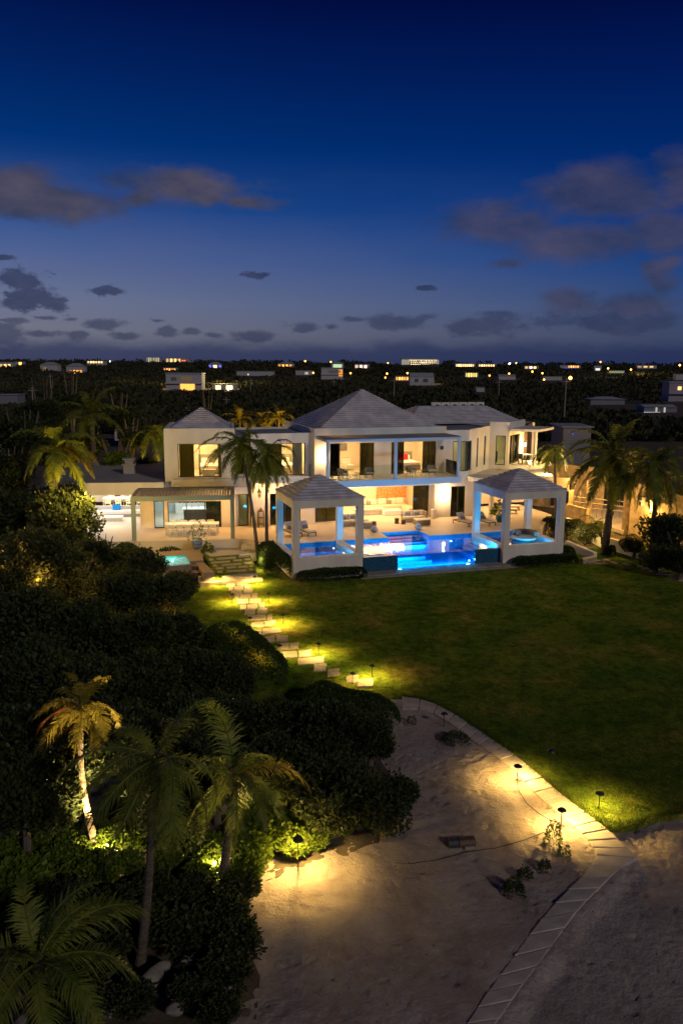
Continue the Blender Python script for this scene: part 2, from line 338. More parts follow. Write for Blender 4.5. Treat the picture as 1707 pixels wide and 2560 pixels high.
    sky=layer(sky,[(920,738,95,20),(1110,745,95,22),(700,752,46,12),(380,762,26,12),(440,763,24,9),(240,744,52,11),(90,765,36,9),(182,768,24,9),(300,772,40,10),(10,780,40,34),(30,735,40,6),(110,730,20,5),(165,735,22,6),(360,735,18,5),(490,770,20,8),(590,770,50,12),(760,748,20,8),(810,735,30,7),(1400,740,160,22)],-.2,.7,22,7.7,L(46,54,82),L(60,66,92),.68,4)
    # low cloud bank on the horizon
    n=noise_(14,40,6,9.1)
    band=M('SUBTRACT',M('MULTIPLY_ADD',n,.03,.013),el); fb=N.new('ShaderNodeMapRange'); fb.interpolation_type='SMOOTHSTEP'; fb.inputs[1].default_value=-.006; fb.inputs[2].default_value=.016; fb.inputs[4].default_value=.8; K.new(band,fb.inputs[0])
    sky=mix(fb.outputs[0],sky,mix(fz,L(52,58,90),L(40,50,86)))
    # behind the camera: dimmer sky over the sea; below the horizon: night ground
    nb=M('GREATER_THAN',el,-.001)
    sky=mix(nb,(.004,.004,.005),sky)
    K.new(sky,bg.inputs[0]); bg.inputs[1].default_value=1.0
    # faint scattered twilight from the physical sky
    st=N.new('ShaderNodeTexSky'); st.sky_type='NISHITA'; st.sun_disc=False; st.sun_elevation=math.radians(-4); st.sun_rotation=math.radians(-70)
    b2=N.new('ShaderNodeBackground'); K.new(st.outputs[0],b2.inputs[0]); b2.inputs[1].default_value=.01
    ad=N.new('ShaderNodeAddShader'); K.new(bg.outputs[0],ad.inputs[0]); K.new(b2.outputs[0],ad.inputs[1]); K.new(ad.outputs[0],out.inputs[0])
world()
sun=bpy.data.lights.new('moon_light','SUN'); so=bpy.data.objects.new('moon_light',sun); COL.objects.link(so)
sun.energy=.68; sun.angle=math.radians(5); sun.color=(1,.86,.72)
so.rotation_euler=Vector((.75,-1,.62)).to_track_quat('Z','Y').to_euler()
sc.view_settings.view_transform='Standard'; sc.view_settings.look='None'; sc.view_settings.exposure=0; sc.view_settings.gamma=1
sc.render.engine='CYCLES'; sc.cycles.use_denoising=True; sc.cycles.max_bounces=8; sc.cycles.transparent_max_bounces=24; sc.cycles.caustics_reflective=False; sc.cycles.caustics_refractive=False
sc.cycles.sample_clamp_indirect=4

# ------------------------------------------------------------------ ground
def th(x,y):
    r=math.hypot(x,y)
    def ss(a,b,t): t=min(1,max(0,(t-a)/(b-a))); return t*t*(3-2*t)
    z=-1.0+.35*ss(50,62,y)
    z+=3.6*ss(78,280,r)+9.4*ss(380,1200,r)*(1 if y>0 else 0)
    z+=ss(90,300,r)*1.2*noise.noise((x*.012,y*.012,3))+ss(500,1400,r)*2.6*noise.noise((x*.004,y*.004,9))
    return z
def terrain():
    mb=MB(); na=144; rs=[0]+[3*1.075**k for k in range(108)]
    idx=[]
    for r in rs:
        idx.append([mb.P((r*math.sin(2*PI*a/na),r*math.cos(2*PI*a/na),th(r*math.sin(2*PI*a/na),r*math.cos(2*PI*a/na)))) for a in range(na)])
    for A,B in zip(idx,idx[1:]):
        for a in range(na): b=(a+1)%na; mb.f.append((A[a],A[b],B[b],B[a]))
    o=mb.build('ground','soil'); tag(o,kind='structure')
terrain()
Z6=lambda x,y:(950+x/2.071,1700+y/2.071)
Z2=lambda x,y:(450+x/2.412,1350+y/2.412)
outer=[(110,82),(250,102),(380,172),(480,235),(560,290),(660,360),(740,420),(860,520),(930,585),(1010,645),(1100,712),(1180,775),(1260,850),(1335,920)]
inner=[(110,150),(235,150),(345,215),(430,275),(500,330),(590,385),(665,440),(760,545),(830,615),(905,672),(985,745),(1050,800),(1090,850),(1120,905)]
outer2=[(1335,920),(1245,965),(1175,1040),(1100,1110),(1030,1180),(960,1275),(880,1390),(790,1510),(715,1610),(640,1720),(560,1830),(440,2000)]
inner2=[(1120,905),(1075,975),(1015,1045),(930,1120),(850,1215),(775,1310),(680,1440),(590,1560),(530,1650),(465,1750),(400,1850),(290,2000)]
def lawn():
    pts=[G(*Z6(*p),-.6) for p in outer[:12]]+[G(*Z6(*p),-.6) for p in ((1300,750),(1450,705),(1568,690))]
    poly=[(p.x,p.y) for p in pts]
    poly+=[(30,24),(60,30),(60,58),(28,60)]+[tuple(MW(u,v)[:2]) for u,v in ((19.2,2),(19.2,-.4),(14.2,-1.1),(4.4,-1.1),(-.1,.0),(-1.5,4.2),(-2.2,.2),(-5.8,.2),(-9.5,-.3),(-9.5,12))]
    poly+=[(-60,60),(-60,34),(-22,30)]+[tuple(G(x,y)[:2]) for x,y in ((300,1800),(600,1800),(860,1760))]
    # triangulated fan via bmesh so that the concave outline fills correctly
    import bmesh
    bm=bmesh.new(); vs=[bm.verts.new((x,y,-.6)) for x,y in poly]; f=bm.faces.new(vs); bmesh.ops.triangulate(bm,faces=[f])
    r=bmesh.ops.extrude_face_region(bm,geom=list(bm.faces)); 
    for v in [g for g in r['geom'] if isinstance(g,bmesh.types.BMVert)]: v.co.z-=.35
    bmesh.ops.recalc_face_normals(bm,faces=bm.faces)
    me=bpy.data.meshes.new('lawn'); bm.to_mesh(me); bm.free(); o=bpy.data.objects.new('lawn',me); COL.objects.link(o); me.materials.append(X['lawn']); tag(o,kind='structure')
lawn()
path_mid=[(G(*Z6(*a),-.6)+G(*Z6(*b),-.6))/2 for a,b in zip(outer+outer2[1:],inner+inner2[1:])]
def side(x,y):      # + to the right / seaward side of the paver path
    best=1e9; s=0
    for a,b in zip(path_mid,path_mid[1:]):
        d=Vector((b.x-a.x,b.y-a.y)); t=max(0,min(1,((x-a.x)*d.x+(y-a.y)*d.y)/d.length_squared)); q=Vector((a.x+d.x*t-x,a.y+d.y*t-y)); l=q.length
        if l<best: best=l; s=1 if d.x*(y-a.y)-d.y*(x-a.x)>0 else -1
    return best*s
def sandz(x,y):
    n=noise.noise((x*.35,y*.35,1))*.07+noise.noise((x*1.1,y*1.1,5))*.035+noise.noise((x*3.2,y*3.2,8))*.02
    s=side(x,y); 
    k=1 if s<=0 else max(0,1-(s-.3)/.9)
    return s,n
def sand():
    mb=MB(); x0,x1,y0,y1,st=-10,21,9,31.5,.075
    SG={}
    def sd(x,y):
        i,j=math.floor(x*2),math.floor(y*2)
        def g(i,j):
            if (i,j) not in SG: SG[i,j]=side(i/2,j/2)
            return SG[i,j]
        fx,fy=x*2-i,y*2-j; return (g(i,j)*(1-fx)+g(i+1,j)*fx)*(1-fy)+(g(i,j+1)*(1-fx)+g(i+1,j+1)*fx)*fy
    foot=[(rnd.uniform(-6,16),rnd.uniform(9,26),rnd.uniform(.07,.13)) for _ in range(1700)]
    for _ in range(160): foot.append((rnd.gauss(G(*Z6(1330,840)).x,1.6),rnd.gauss(G(*Z6(1330,840)).y,.9),rnd.uniform(.08,.15)))
    cell={}
    for f in foot:
        for i in (-1,0,1):
            for j in (-1,0,1): cell.setdefault((int(f[0]*2)+i,int(f[1]*2)+j),[]).append(f)
    nx=int((x1-x0)/st); ny=int((y1-y0)/st); ids={}
    for j in range(ny+1):
        for i in range(nx+1):
            x=x0+i*st; y=y0+j*st; s=sd(x,y); n=noise.noise((x*.35,y*.35,1))*.07+noise.noise((x*1.1,y*1.1,5))*.028+noise.noise((x*2.6,y*2.6,8))*.022
            # which side: seaward sand lies lower, landward sand brims up to the pavers
            z=-.655+n*min(1,abs(s)/.8+.15)+.04*max(0,1-abs(s)/1.1)
            if s*SEA>0: z-=.16*min(1,max(0,(abs(s)-.35)/.35))
            for fx,fy,fr in cell.get((int(x*2),int(y*2)),()):
                d=math.hypot(x-fx,y-fy)/fr
                if d<1.6: z+= (-.038*(1-d*d) if d<1 else .012*(1-abs(d-1.3)/.3))
            ids[i,j]=mb.P((x,y,z))
    for j in range(ny):
        for i in range(nx): mb.f.append((ids[i,j],ids[i+1,j],ids[i+1,j+1],ids[i,j+1]))
    o=mb.build('sand','sand',smooth=True); tag(o,kind='structure')
q=G(*Z6(1400,1300)); SEA=1 if side(q.x,q.y)>0 else -1
sand()
def soil():
    pl=[(640,2560),(650,2440),(600,2330),(620,2220),(700,2190),(820,2140),(900,2140),(985,2075),(985,1950),(915,1850),(925,1772),(880,1740),(735,1715),(640,1700),(560,1650),(500,1560),(430,1500),(300,1450),(-700,1420),(-900,2560),(-900,2900),(640,2900)]
    pts=[G(*p,-.64) for p in pl]
    import bmesh
    bm=bmesh.new(); vs=[bm.verts.new((p.x,p.y,-.637)) for p in pts]; f=bm.faces.new(vs); bmesh.ops.triangulate(bm,faces=[f]); bmesh.ops.recalc_face_normals(bm,faces=bm.faces)
    if bm.faces[0:1] and list(bm.faces)[0].normal.z<0: bmesh.ops.reverse_faces(bm,faces=bm.faces)
    r=bmesh.ops.extrude_face_region(bm,geom=list(bm.faces))
    for v in [g for g in r['geom'] if isinstance(g,bmesh.types.BMVert)]: v.co.z-=.3
    me=bpy.data.meshes.new('soil_bed'); bm.to_mesh(me); bm.free(); o=bpy.data.objects.new('soil_bed',me); COL.objects.link(o); me.materials.append(X['soil']); tag(o,kind='structure')
soil()
# pavers of the curving border path
def pavers():
    O_=[G(*Z6(*p),-.6) for p in outer]; I_=[G(*Z6(*p),-.6) for p in inner]; O2=[G(*Z6(*p),-.6) for p in outer2]; I2=[G(*Z6(*p),-.6) for p in inner2]
    def samp(P,t):
        n=len(P)-1; k=min(int(t*n),n-1); return P[k].lerp(P[k+1],t*n-k)
    k=0
    for A,B,n,grp,lab in ((O_,I_,19,'lit','pale rectangular paver in the curved path along the lawn edge'),(O2,I2,13,'dark','weathered paver in the path running down the beach')):
        for i in range(n):
            a,b=i/n+.001,(i+1)/n-.001
            dz=rnd.uniform(-.01,.012)
            q=[samp(A,a),samp(A,b),samp(B,b),samp(B,a)]
            c=sum(q,Vector())/4; q=[c+(p-c)*rnd.uniform(.965,.985) for p in q]
            t=[p+Vector((0,0,.008+dz+rnd.uniform(-.01,.01))) for p in q]
            mb=MB(); lo=[mb.P(tuple(p-Vector((0,0,.1))-c)) for p in q]; hi=[mb.P(tuple(p-c)) for p in t]
            mb.f.append(tuple(hi)); mb.f.append(tuple(reversed(lo)))
            for m in range(4): j=(m+1)%4; mb.f.append((lo[m],lo[j],hi[j],hi[m]))
            o=mb.build('paver','paver'); o.location=c; bev(o,.02)
            tag(o,lab,'paver','pavers of the path along the lawn' if grp=='lit' else 'pavers of the path down the beach')
pavers()
# stepping stones
def stones():
    rows=[(278,335,268),(342,408,263),(292,322,292),(324,382,288),(390,425,283),(308,375,316),(383,440,308),(330,356,342),(360,425,340),(432,468,335),(343,412,371),(418,487,365),(363,400,404),(406,465,400),(476,512,396),(388,455,433),(468,525,427),(410,518,466),(526,556,462),(432,505,510),(510,575,500),(455,490,558),(496,608,548),(505,573,598),(579,652,592),(592,656,641),(662,716,636),(615,706,691),(714,790,682),(710,865,728),(805,882,768),(890,962,798),(1000,1075,838),(1070,1165,862)]
    for x0,x1,y in rows:
        hh=12.3+(y-260)*.017; sl=-.05
        q=[G(*Z2(*p),-.57) for p in ((x0,y+hh+(x1-x0)*.03),(x1-2,y+hh-(x1-x0)*.05),(x1,y-hh-(x1-x0)*.05),(x0+2,y-hh+(x1-x0)*.03))]
        c=sum(q,Vector())/4; out=[]
        for i in range(4):
            for t in (0,.33,.66):
                p=q[i].lerp(q[(i+1)%4],t); out.append(p+Vector((rnd.uniform(-.03,.03),rnd.uniform(-.05,.05),0))-c)
        out=[k*rnd.uniform(.96,1.04) for k in out]; mb=MB(); mb.prism([(p.x,p.y) for p in out],-.08,rnd.uniform(-.01,.015)); o=mb.build('stepping_stone','stone'); o.location=c; bev(o,.015)
        tag(o,'irregular flat stone of the lamp-lit stepping path across the lawn','stone','stepping stones across the lawn')
stones()
def sl(x0,y0,x1,y1,z,mt='stone'):
    E=lambda x,y:(500+x/6.0308,1280+y/6.0308)
    s=(x1-x0)*.075
    q=[G(*E(*p),z) for p in ((x0+6,y1),(x1+8,y1-s),(x1-4,y0-s),(x0-4,y0))]; c=sum(q,Vector())/4
    mb=MB(); mb.prism([(p.x-c.x,p.y-c.y) for p in q],-.06,0); o=mb.build('paving_slab',mt); o.location=c; bev(o,.015)
    tag(o,'rectangular slab with grass joints in the patio beside the plunge pool','paving slab','slabs of the grass-jointed patio')
for a in ((250,690,545,722),(580,655,745,685),(135,702,200,732),(500,717,635,745),(660,700,760,728),(170,748,455,778),(665,755,775,785),(325,787,615,812),(195,795,255,822),(580,812,715,842),(750,800,785,830),(240,838,355,866),(400,825,535,853),(265,887,340,914),(400,882,695,908),(745,850,800,878)):
    sl(*a,-.06)

def grass():
    rr=random.Random(77); m=MB()
    edge=[G(*Z6(*p),-.6) for p in outer[:12]]+[G(*Z6(*p),-.6) for p in ((1300,750),(1450,705),(1568,690),(1750,650))]
    def tuft(x,y,h):
        for _ in range(3):
            a=rr.uniform(0,6.28); l=h*rr.uniform(.6,1.2); w=.007
            bx,by=x+rr.uniform(-.03,.03),y+rr.uniform(-.03,.03); dx,dy=math.cos(a)*l*.5,math.sin(a)*l*.5
            m.face((bx-w*math.sin(a),by+w*math.cos(a),-.602),(bx+w*math.sin(a),by-w*math.cos(a),-.602),(bx+dx,by+dy,-.6+l))
    for a,b in zip(edge,edge[1:]):
        L=(b-a).length
        for _ in range(int(L*170)):
            t=rr.random(); p=a.lerp(b,t); n=Vector(((b-a).y,-(b-a).x,0)).normalized(); o=rr.gauss(.06,.09); p=p-n*o*GS_
            tuft(p.x,p.y,.07)
    for _ in range(26000):
        q=(rr.uniform(880,1707),1700+rr.random()**.8*430); p=G(*q,-.6)
        if not inlawn(p.x,p.y): continue
        tuft(p.x,p.y,.05)
    o=m.build('grass','grassblade'); tag(o,kind='stuff')
LAWNP=[G(*Z6(*p),-.6) for p in outer[:12]]+[G(*Z6(*p),-.6) for p in ((1300,750),(1450,705),(1568,690),(1568,-200),(110,-200))]
def inlawn(x,y):
    c=False; n=len(LAWNP)
    for i in range(n):
        a,b=LAWNP[i],LAWNP[(i+1)%n]
        if (a.y>y)!=(b.y>y) and x<(b.x-a.x)*(y-a.y)/(b.y-a.y)+a.x: c=not c
    return c
GS_=-1
q=LAWNP[5]; n_=Vector(((LAWNP[6]-LAWNP[5]).y,-(LAWNP[6]-LAWNP[5]).x,0)).normalized()
GS_=1 if inlawn(q.x-n_.x*.3,q.y-n_.y*.3) else -1
X['grassblade']=leafmat('grass_blade',(.05,.1,.012),(.14,.17,.03),3,.3,.8)
grass()
# ------------------------------------------------------------------ terraces (setting)
HO=(OX,OY,0)
def house_obj(mb,name,m,kind=None):
    o=mb.build(name,m); o.location=HO; o.rotation_euler=(0,0,AM)
    if kind: tag(o,kind=kind)
    return o
def terrace():
    mb=MB()
    back=14
    mb.prism([LM(-9,-4.15),LM(7.6,-4.3),(-1.3,6.0),(-1.3,14),LM(-9,10)],-.5,D)              # wing terrace
    mb.prism([(-1.3,6.0),(0,4.65),(0,back),(-1.3,back)],-.5,D)
    mb.box(0,8.05,4.45,back,-.8,D); mb.box(8.05,11.05,6.1,back,-.8,D); mb.box(11.05,18.9,4.2,back,-.8,D)
    mb.prism([(18.9,4.2),(20.2,4.3),(24,9),(24,back),(18.9,back)],-.8,D)
    o=house_obj(mb,'terrace','deck','structure')
    mb=MB(); mb.prism([(-4.7,6.6),(-4.35,4.9),(-1.9,5.1),(-.9,5.0),(-1.2,8),(-5.4,8.6)],-.6,-.02); house_obj(mb,'patio','patio','structure')
    mb=MB(); mb.prism([(-4.75,5.3),(-4.85,.4),(-2.2,.5),(-1.7,5.2)],-.6,-.07); house_obj(mb,'patio_grass','lawn','structure')
    for (u0,u1,v0,v1,z,l) in ((-5.75,-2.15,.42,.8,-.18,'upper pale stone step at the foot of the grass-jointed patio'),(-5.75,-1.95,-.12,.26,-.4,'lower pale stone step edging the lawn, lit by two path lamps')):
        mb=MB(); mb.box(u0,u1,v0,v1,-.62,z); o=house_obj(mb,'stone_step','stone'); bev(o,.02); tag(o,l,'step')
    t=thing('garden_steps','white stone steps from the terrace beside the twin palms','steps',HO,AM)
    mb=MB(); mb.box(-1.3,-.1,5.35,5.95,-.3,.5).build('riser','stucco',t); MB().box(-2.0,-.6,5.95,6.6,-.3,.3).build('side_wall','stucco',t); MB().prism([(-2.5,4.6),(-.3,4.7),(-.3,5.33),(-1.6,5.4)],-.3,.06).build('landing','patio',t)
terrace()
# ------------------------------------------------------------------ villa
V=thing('villa','long white two-storey villa with lit rooms and stepped hip roofs','house',HO,AM)
def win(u0,u1,z0,z1,v,T=None,n=1,kind='glass',fr=.06,dep=.1,curtain=False):
    mb=MB(T)
    mb.box(u0,u1,v,v+dep,z1-fr,z1); mb.box(u0,u1,v,v+dep,z0,z0+fr)
    for i in range(n+1):
        x=u0+(u1-u0-fr)*i/n; mb.box(x,x+fr,v+.001,v+dep-.001,z0+fr,z1-fr)
    o=mb.build('window','bronze',V)
    p=MB(T); p.box(u0+fr,u1-fr,v+dep*.4,v+dep*.4+.02,z0+fr,z1-fr); p.build('pane','dglass' if kind=='d' else 'glass',o)
    return o
def room(u0,u1,v0,v1,z0,z1,T=None,m='inwall'):
    MB(T).shell(u0,u1,v0,v1,z0,z1,skip='f').build('room_wall',m,V)
    MB(T).face((u0,v0,z0),(u1,v0,z0),(u1,v1,z0),(u0,v1,z0)).build('room_floor','infloor',V)
# central block, ground floor
W=MB()
W.wall(14.15,17.4,D,3.72,10.3,10.6,[(15.57,16.85,D,3.05)])                 # lamp wall
W.wall(4.42,14.15,D,3.25,11.1,11.35,[(4.6,14.05,D,3.1)])
W.box(14.15,14.4,10.6,17,D,3.7)
W.wall(-.4,4.42,D,4.03,10.5,10.8,[(.95,3.3,.68,3.05)])
W.box(4.2,4.42,10.8,17,D,4.03)
W.box(4.42,14.15,10.28,18,3.25,3.76)                                          # floor slab over the living room
W.wall(-2.55,-.4,D,4.03,11.2,11.45,[(-1.27,-.5,D,3.0)])
W.box(-1.7,-.42,10.85,11.19,3.05,3.6)
W.box(-2.4,4.25,11.0,18,4.03,4.2)
W.box(-.4,4.42,17.2,17.4,D,4.03)
W.box(-2.55,-.4,17,17.2,D,4.03)
W.box(4.42,14.4,17,17.3,D,3.25)
# central block, upper floor
W.wall(4.3,17.0,ZU,7.5,10.3,10.55,[(5.52,9.03,ZU,6.68),(10.44,14.16,ZU,6.68),(15.62,17.0,ZU+.02,6.62)])
W.box(4.28,15.0,10.28,10.54,7.5,7.82)
W.box(4.3,4.55,10.55,19.5,ZU,7.78); W.box(4.3,20.8,19.5,19.75,D,7.5)
W.box(14.75,15.0,10.56,19.5,7.5,7.8)
W.box(15.0,17.0,10.29,10.56,3.2,ZU-.001)
W.wall(-.3,4.3,ZU,7.45,11.0,11.25,[(.75,3.81,ZU+.08,6.71)])
W.box(-.3,4.3,17,17.25,ZU,7.45)
W.wall(-1.75,-.3,ZU,7.2,11.9,12.1,[(-1.3,-.62,4.4,5.95)])
W.box(.45,4.1,10.42,10.99,4.03,4.26)                                         # ledge
# angled slit-window wall and right block
def seg(mb,a,b,z0,z1,opens=(),th=.25):
    d=Vector((b[0]-a[0],b[1]-a[1])); L=d.length; an=math.atan2(d.y,d.x); T=mb.T
    c,n=math.cos(an),math.sin(an)
    mb.T=lambda p:(a[0]+c*p[0]-n*p[1],a[1]+n*p[0]+c*p[1],p[2])
    mb.wall(0,L,z0,z1,0,th,opens); mb.T=T; return an,L
K_,P1,P2,P3=(17.0,10.4),(20.65,13.75),(22.05,12.95),(25.3,15.95)
ang,LK=seg(W,K_,P1,3.2,7.5,[(.02,.75,ZU+.02,6.62),(1.95,2.3,4.3,6.7),(3.7,4.1,4.3,6.72)])
ang2,LB=seg(W,P1,P2,3.6,7.85,[(.55,1.35,4.22,6.7)])
seg(W,P2,P3,D,7.85,[(.3,3.1,ZU,6.7),(.3,3.4,D,3.1)])
W.box(17.4,17.65,10.3,16,D,3.7)
W.prism([(20.8,14.0),(22.1,13.2),(25.3,16.2),(27.5,20),(27.5,25.5),(14.5,25.5),(14.5,19.8),(20.4,19.8)],7.1,7.42)   # roof base
W.box(14.4,27.6,25.5,25.75,D,7.4); W.box(27.3,27.55,18,25.5,D,7.4)
W.build('wall','stucco',V)
for q,z0,z1 in (([(15.0,10.56),(17.0,10.6),(20.5,13.9),(21,14.2),(21,19.8),(15.0,19.8)],7.22,7.3),([(-.3,11.25),(4.3,11.25),(4.3,17),(-.3,17)],7.2,7.3),([(-2.4,11.6),(-.3,12.1),(-.3,17),(-2,17)],7.05,7.22)): MB().prism(q,z0,z1).build('flat_roof','flatroof',V)
MB().prism([(16.95,10.25),(16.9,9.3),(18.2,8.1),(23.6,8.4),(25.5,13.5),(25.2,15.6),(22.05,12.9),(20.6,13.7)],3.5,3.86).build('terrace_roof','stucco',V)
# hip roofs with stepped courses
e=[(4.6,10.55),(14.7,10.55),(14.7,19.4),(4.6,19.4)]; MB().courses(e,[(9.65,15)]*4,7.62,10.55,22,.05).build('hip_roof','roof',V)
e=[(14.8,17.4),(24.6,17.6),(27.2,20),(27.2,25),(14.8,25)]; MB().courses(e,[(17.3,21),(24,21),(24,21),(24,21.4),(17.3,21.4)],7.45,8.82,12,.05).build('hip_roof','roof',V)
# balcony of the central block
B=MB(); B.box(4.45,14.95,7.55,10.27,3.78,ZU); B.build('balcony_slab','stucco',V)
B=MB(); B.box(4.4,15.0,7.5,7.549,3.77,ZU+.02); B.box(15.0,15.04,7.5,10.27,3.77,ZU+.02); B.build('fascia','pooltint',V)
for u in (4.56,9.75,14.85): MB().box(u-.1,u+.1,7.6,7.8,ZU+.02,7.06).build('column','pooltint',V)
B=MB(); B.box(4.4,15.0,7.55,7.75,7.06,7.24); B.box(4.4,4.55,7.76,10.27,7.06,7.24); B.box(14.85,15.0,7.76,10.27,7.06,7.24); B.build('beam','pooltint',V)
B=MB()
for i in range(70): u=4.5+i*.149; B.box(u,u+.055,7.45,10.27,7.241,7.31)
B.build('louvre','slat',V)
for (u0,u1) in ((4.7,7.2),(7.25,9.62),(9.9,12.3),(12.35,14.7)):
    MB().box(u0,u1,7.68,7.695,ZU+.05,ZU+1.08).build('glass_panel','rail',V)
MB().box(14.92,14.935,7.85,10.2,ZU+.05,ZU+1.08).build('glass_panel','rail',V)
MB().box(4.06,4.075,10.5,10.95,ZU+.04,ZU+.95).build('glass_panel','rail',V)
# windows and rooms, centre upper
win(5.52,6.3,ZU,6.68,10.36,n=1,kind='d'); win(5.6,6.36,ZU,6.68,10.47,n=1,kind='d'); win(7.93,9.03,ZU,6.68,10.36,n=2,kind='d')
win(10.44,11.5,ZU,6.68,10.36,n=2,kind='d'); win(13.08,14.16,ZU,6.68,10.36,n=2,kind='d')
win(15.62,17.0,ZU+.02,6.62,10.33,n=2)
room(4.6,9.6,10.57,15,ZU+.01,7.0); room(9.8,14.6,10.57,15,ZU+.01,7.0)
room(14.85,16.95,10.6,15,ZU+.01,7.0)
win(.75,1.97,ZU+.08,6.71,11.05,n=1,kind='d'); win(1.97,3.81,ZU+.08,6.71,11.12,n=2); room(.2,4.2,11.27,15.5,ZU+.02,6.95)
win(-1.3,-.62,4.4,5.95,11.95,kind='d')
MB().box(3.0,3.7,11.5,11.6,ZU+.1,6.7).build('curtain','curtain',V)
# ground floor centre
for a,b in ((4.6,5.55),(5.5,6.35),(12.7,13.4),(13.35,14.05)): win(a,b,D,3.1,11.14 if a in (4.6,12.7) else 11.22,kind='d')
room(4.5,14.1,11.36,15.6,D+.012,3.24)
win(.95,3.3,.68,3.05,10.56,n=2,kind='d'); room(.3,4.15,10.82,15,D+.02,3.9)
win(-1.27,-.5,D,3.0,11.26); room(-2.4,-.6,11.47,14.5,D+.02,3.9)
win(15.57,16.85,D,3.05,10.38,n=2,kind='d'); room(14.45,17.35,10.62,15,D+.02,3.6)
# angled windows
def winseg(a,an,o):
    c,n=math.cos(an),math.sin(an); return win(o[0],o[1],o[2],o[3],.06,T=lambda p:(a[0]+c*p[0]-n*p[1],a[1]+n*p[0]+c*p[1],p[2]),kind=o[4])
winseg(K_,ang,(.02,.75,ZU+.02,6.62,'g')); winseg(K_,ang,(1.95,2.3,4.3,6.7,'d')); winseg(K_,ang,(3.7,4.1,4.3,6.72,'d')); winseg(P1,ang2,(.55,1.35,4.22,6.7,'g'))
MB().prism([(17.15,10.8),(20.8,14.1),(20.8,14.6),(17.1,15)],4.23,4.24).build('room_floor','infloor',V)
# right block room
q=MB(); q.face((20.9,14.0,4.24),(22.1,13.3,4.24),(24.5,16.5,4.24),(21.5,17.6,4.24)); q.face((20.9,14,7.0),(21.5,17.6,7.0),(24.5,16.5,7.0),(22.1,13.3,7.0)); q.face((21.5,17.6,4.24),(24.5,16.5,4.24),(24.5,16.5,7.0),(21.5,17.6,7.0)); q.face((20.9,14,4.24),(21.5,17.6,4.24),(21.5,17.6,7),(20.9,14,7)); q.build('room_wall','inwall',V)
q=MB(); q.rbox(21.6,15.2,-.5,-.6,.6,-.3,.3,4.25,5.2); q.build('cabinet','island',V)
# right balcony
c_=math.radians(43)
MB().prism([(22.15,13.0),(24.5,12.2),(27.2,14.4),(25.35,15.95)],3.87,ZU).build('balcony_slab','stucco',V)
MB().prism([(22.0,12.75),(24.1,11.6),(26.0,13.0),(27.0,14.0),(25.3,15.95),(22.2,13.1)],7.1,7.3).build('porch_roof','stucco',V)
MB().box(24.0,24.2,12.0,12.2,ZU,7.1).build('column','stucco',V)
W2=MB(); W2.prism([(25.3,16.0),(25.5,15.8),(27.4,18.1),(27.3,18.3)],D,7.4); W2.build('wall','dwood',V)
winseg(P2,c_,(.35,1.1,ZU,6.7,'d')); winseg(P2,c_,(1.9,3.05,ZU,6.7,'g'))
R1=MB(); R1.prism([(24.5,12.25),(24.52,12.23),(27.15,14.38),(27.13,14.4)],ZU+.03,ZU+1.0); R1.prism([(22.2,12.98),(24.5,12.22),(24.5,12.24),(22.2,13.0)],ZU+.03,ZU+1.0); R1.build('glass_panel','rail',V)
# lounge under the right block: columns, back wall
MB().box(18.65,18.95,9.45,9.75,D,3.5).build('column','stucco',V)
W3=MB(); W3.box(17.66,25,15.0,15.2,D,3.5); W3.build('wall','inwall',V)
# left wing -------------------------------------------------------
W=MB(TL)
W.wall(.05,6.95,D,3.96,0,.25,[(1.03,1.75,D,2.63),(2.01,6.02,D,2.56)])
W.box(.05,.3,.25,6.5,D,3.96); W.box(.05,6.95,6.5,6.7,D,3.96)
W.wall(1.9,6.95,3.97,7.88,0,.25,[(2.86,5.93,4.34,6.78)])
W.box(1.9,2.15,.25,6.4,4.2,7.88); W.box(6.7,6.95,.25,6.4,3.97,7.88); W.box(2.15,6.7,6.2,6.4,4.2,7.88)
W.box(2.38,6.58,-.42,-.01,4.02,4.25)
W.wall(-6.5,.04,3.27,4.14,-1.0,-.75); W.box(.04,1.88,-1.0,-.76,3.75,4.14)
W.box(-6.5,-6.2,-.7,12,D,3.27); W.box(-5.0,-4.65,7.9,8.25,D,3.4); W.box(-6.2,-.0,12,12.2,D,3.4)
W.build('wall','stucco',V)
MB(TL).box(-6.5,1.88,-.74,12.3,3.9,4.06).build('flat_roof','flatroof',V); MB(TL).box(1.88,6.9,.25,6.2,7.55,7.7).build('flat_roof','flatroof',V)
MB(TL).box(-6.2,.0,-.7,12,3.30,3.34).build('ceiling','inwall',V)
MB(TL).box(-.6,.0,11,11.9,4.06,4.1).build('skylight','flatroof',V)
e=[(2.1,.2),(6.75,.2),(6.75,6.2),(2.1,6.2)]; MB(TL).courses(e,[(4.5,3.2)]*4,7.72,9.25,12,.05).build('hip_roof','roof',V)
ch=MB(TL); ch.box(-1.55,-.75,4.2,5.0,4.07,4.75); ch.box(-1.65,-.65,4.1,5.1,4.75,4.85); ch.box(-1.45,-.85,4.3,4.9,4.85,5.15); ch.box(-1.6,-.7,4.15,5.05,5.15,5.25); ch.build('chimney','flatroof',V)
win(1.03,1.75,D,2.63,.06,T=TL); win(2.01,6.02,D,2.56,.06,T=TL,n=3)
MB(TL).box(4.75,5.94,.16,.18,D+.06,2.5).build('sliding_panel','dglass',V)
win(2.86,5.93,4.34,6.78,.06,T=TL,n=2); MB(TL).box(2.95,4.0,.15,.17,4.4,6.72).build('sliding_panel','dglass',V)
room(2.2,6.6,.27,5,4.26,7.2,T=TL); room(.32,6.8,.27,6.2,D+.012,3.4,T=TL,m='kitchen')
MB(TL).box(5.7,6.2,.3,.38,4.3,6.9).build('curtain','curtain',V)
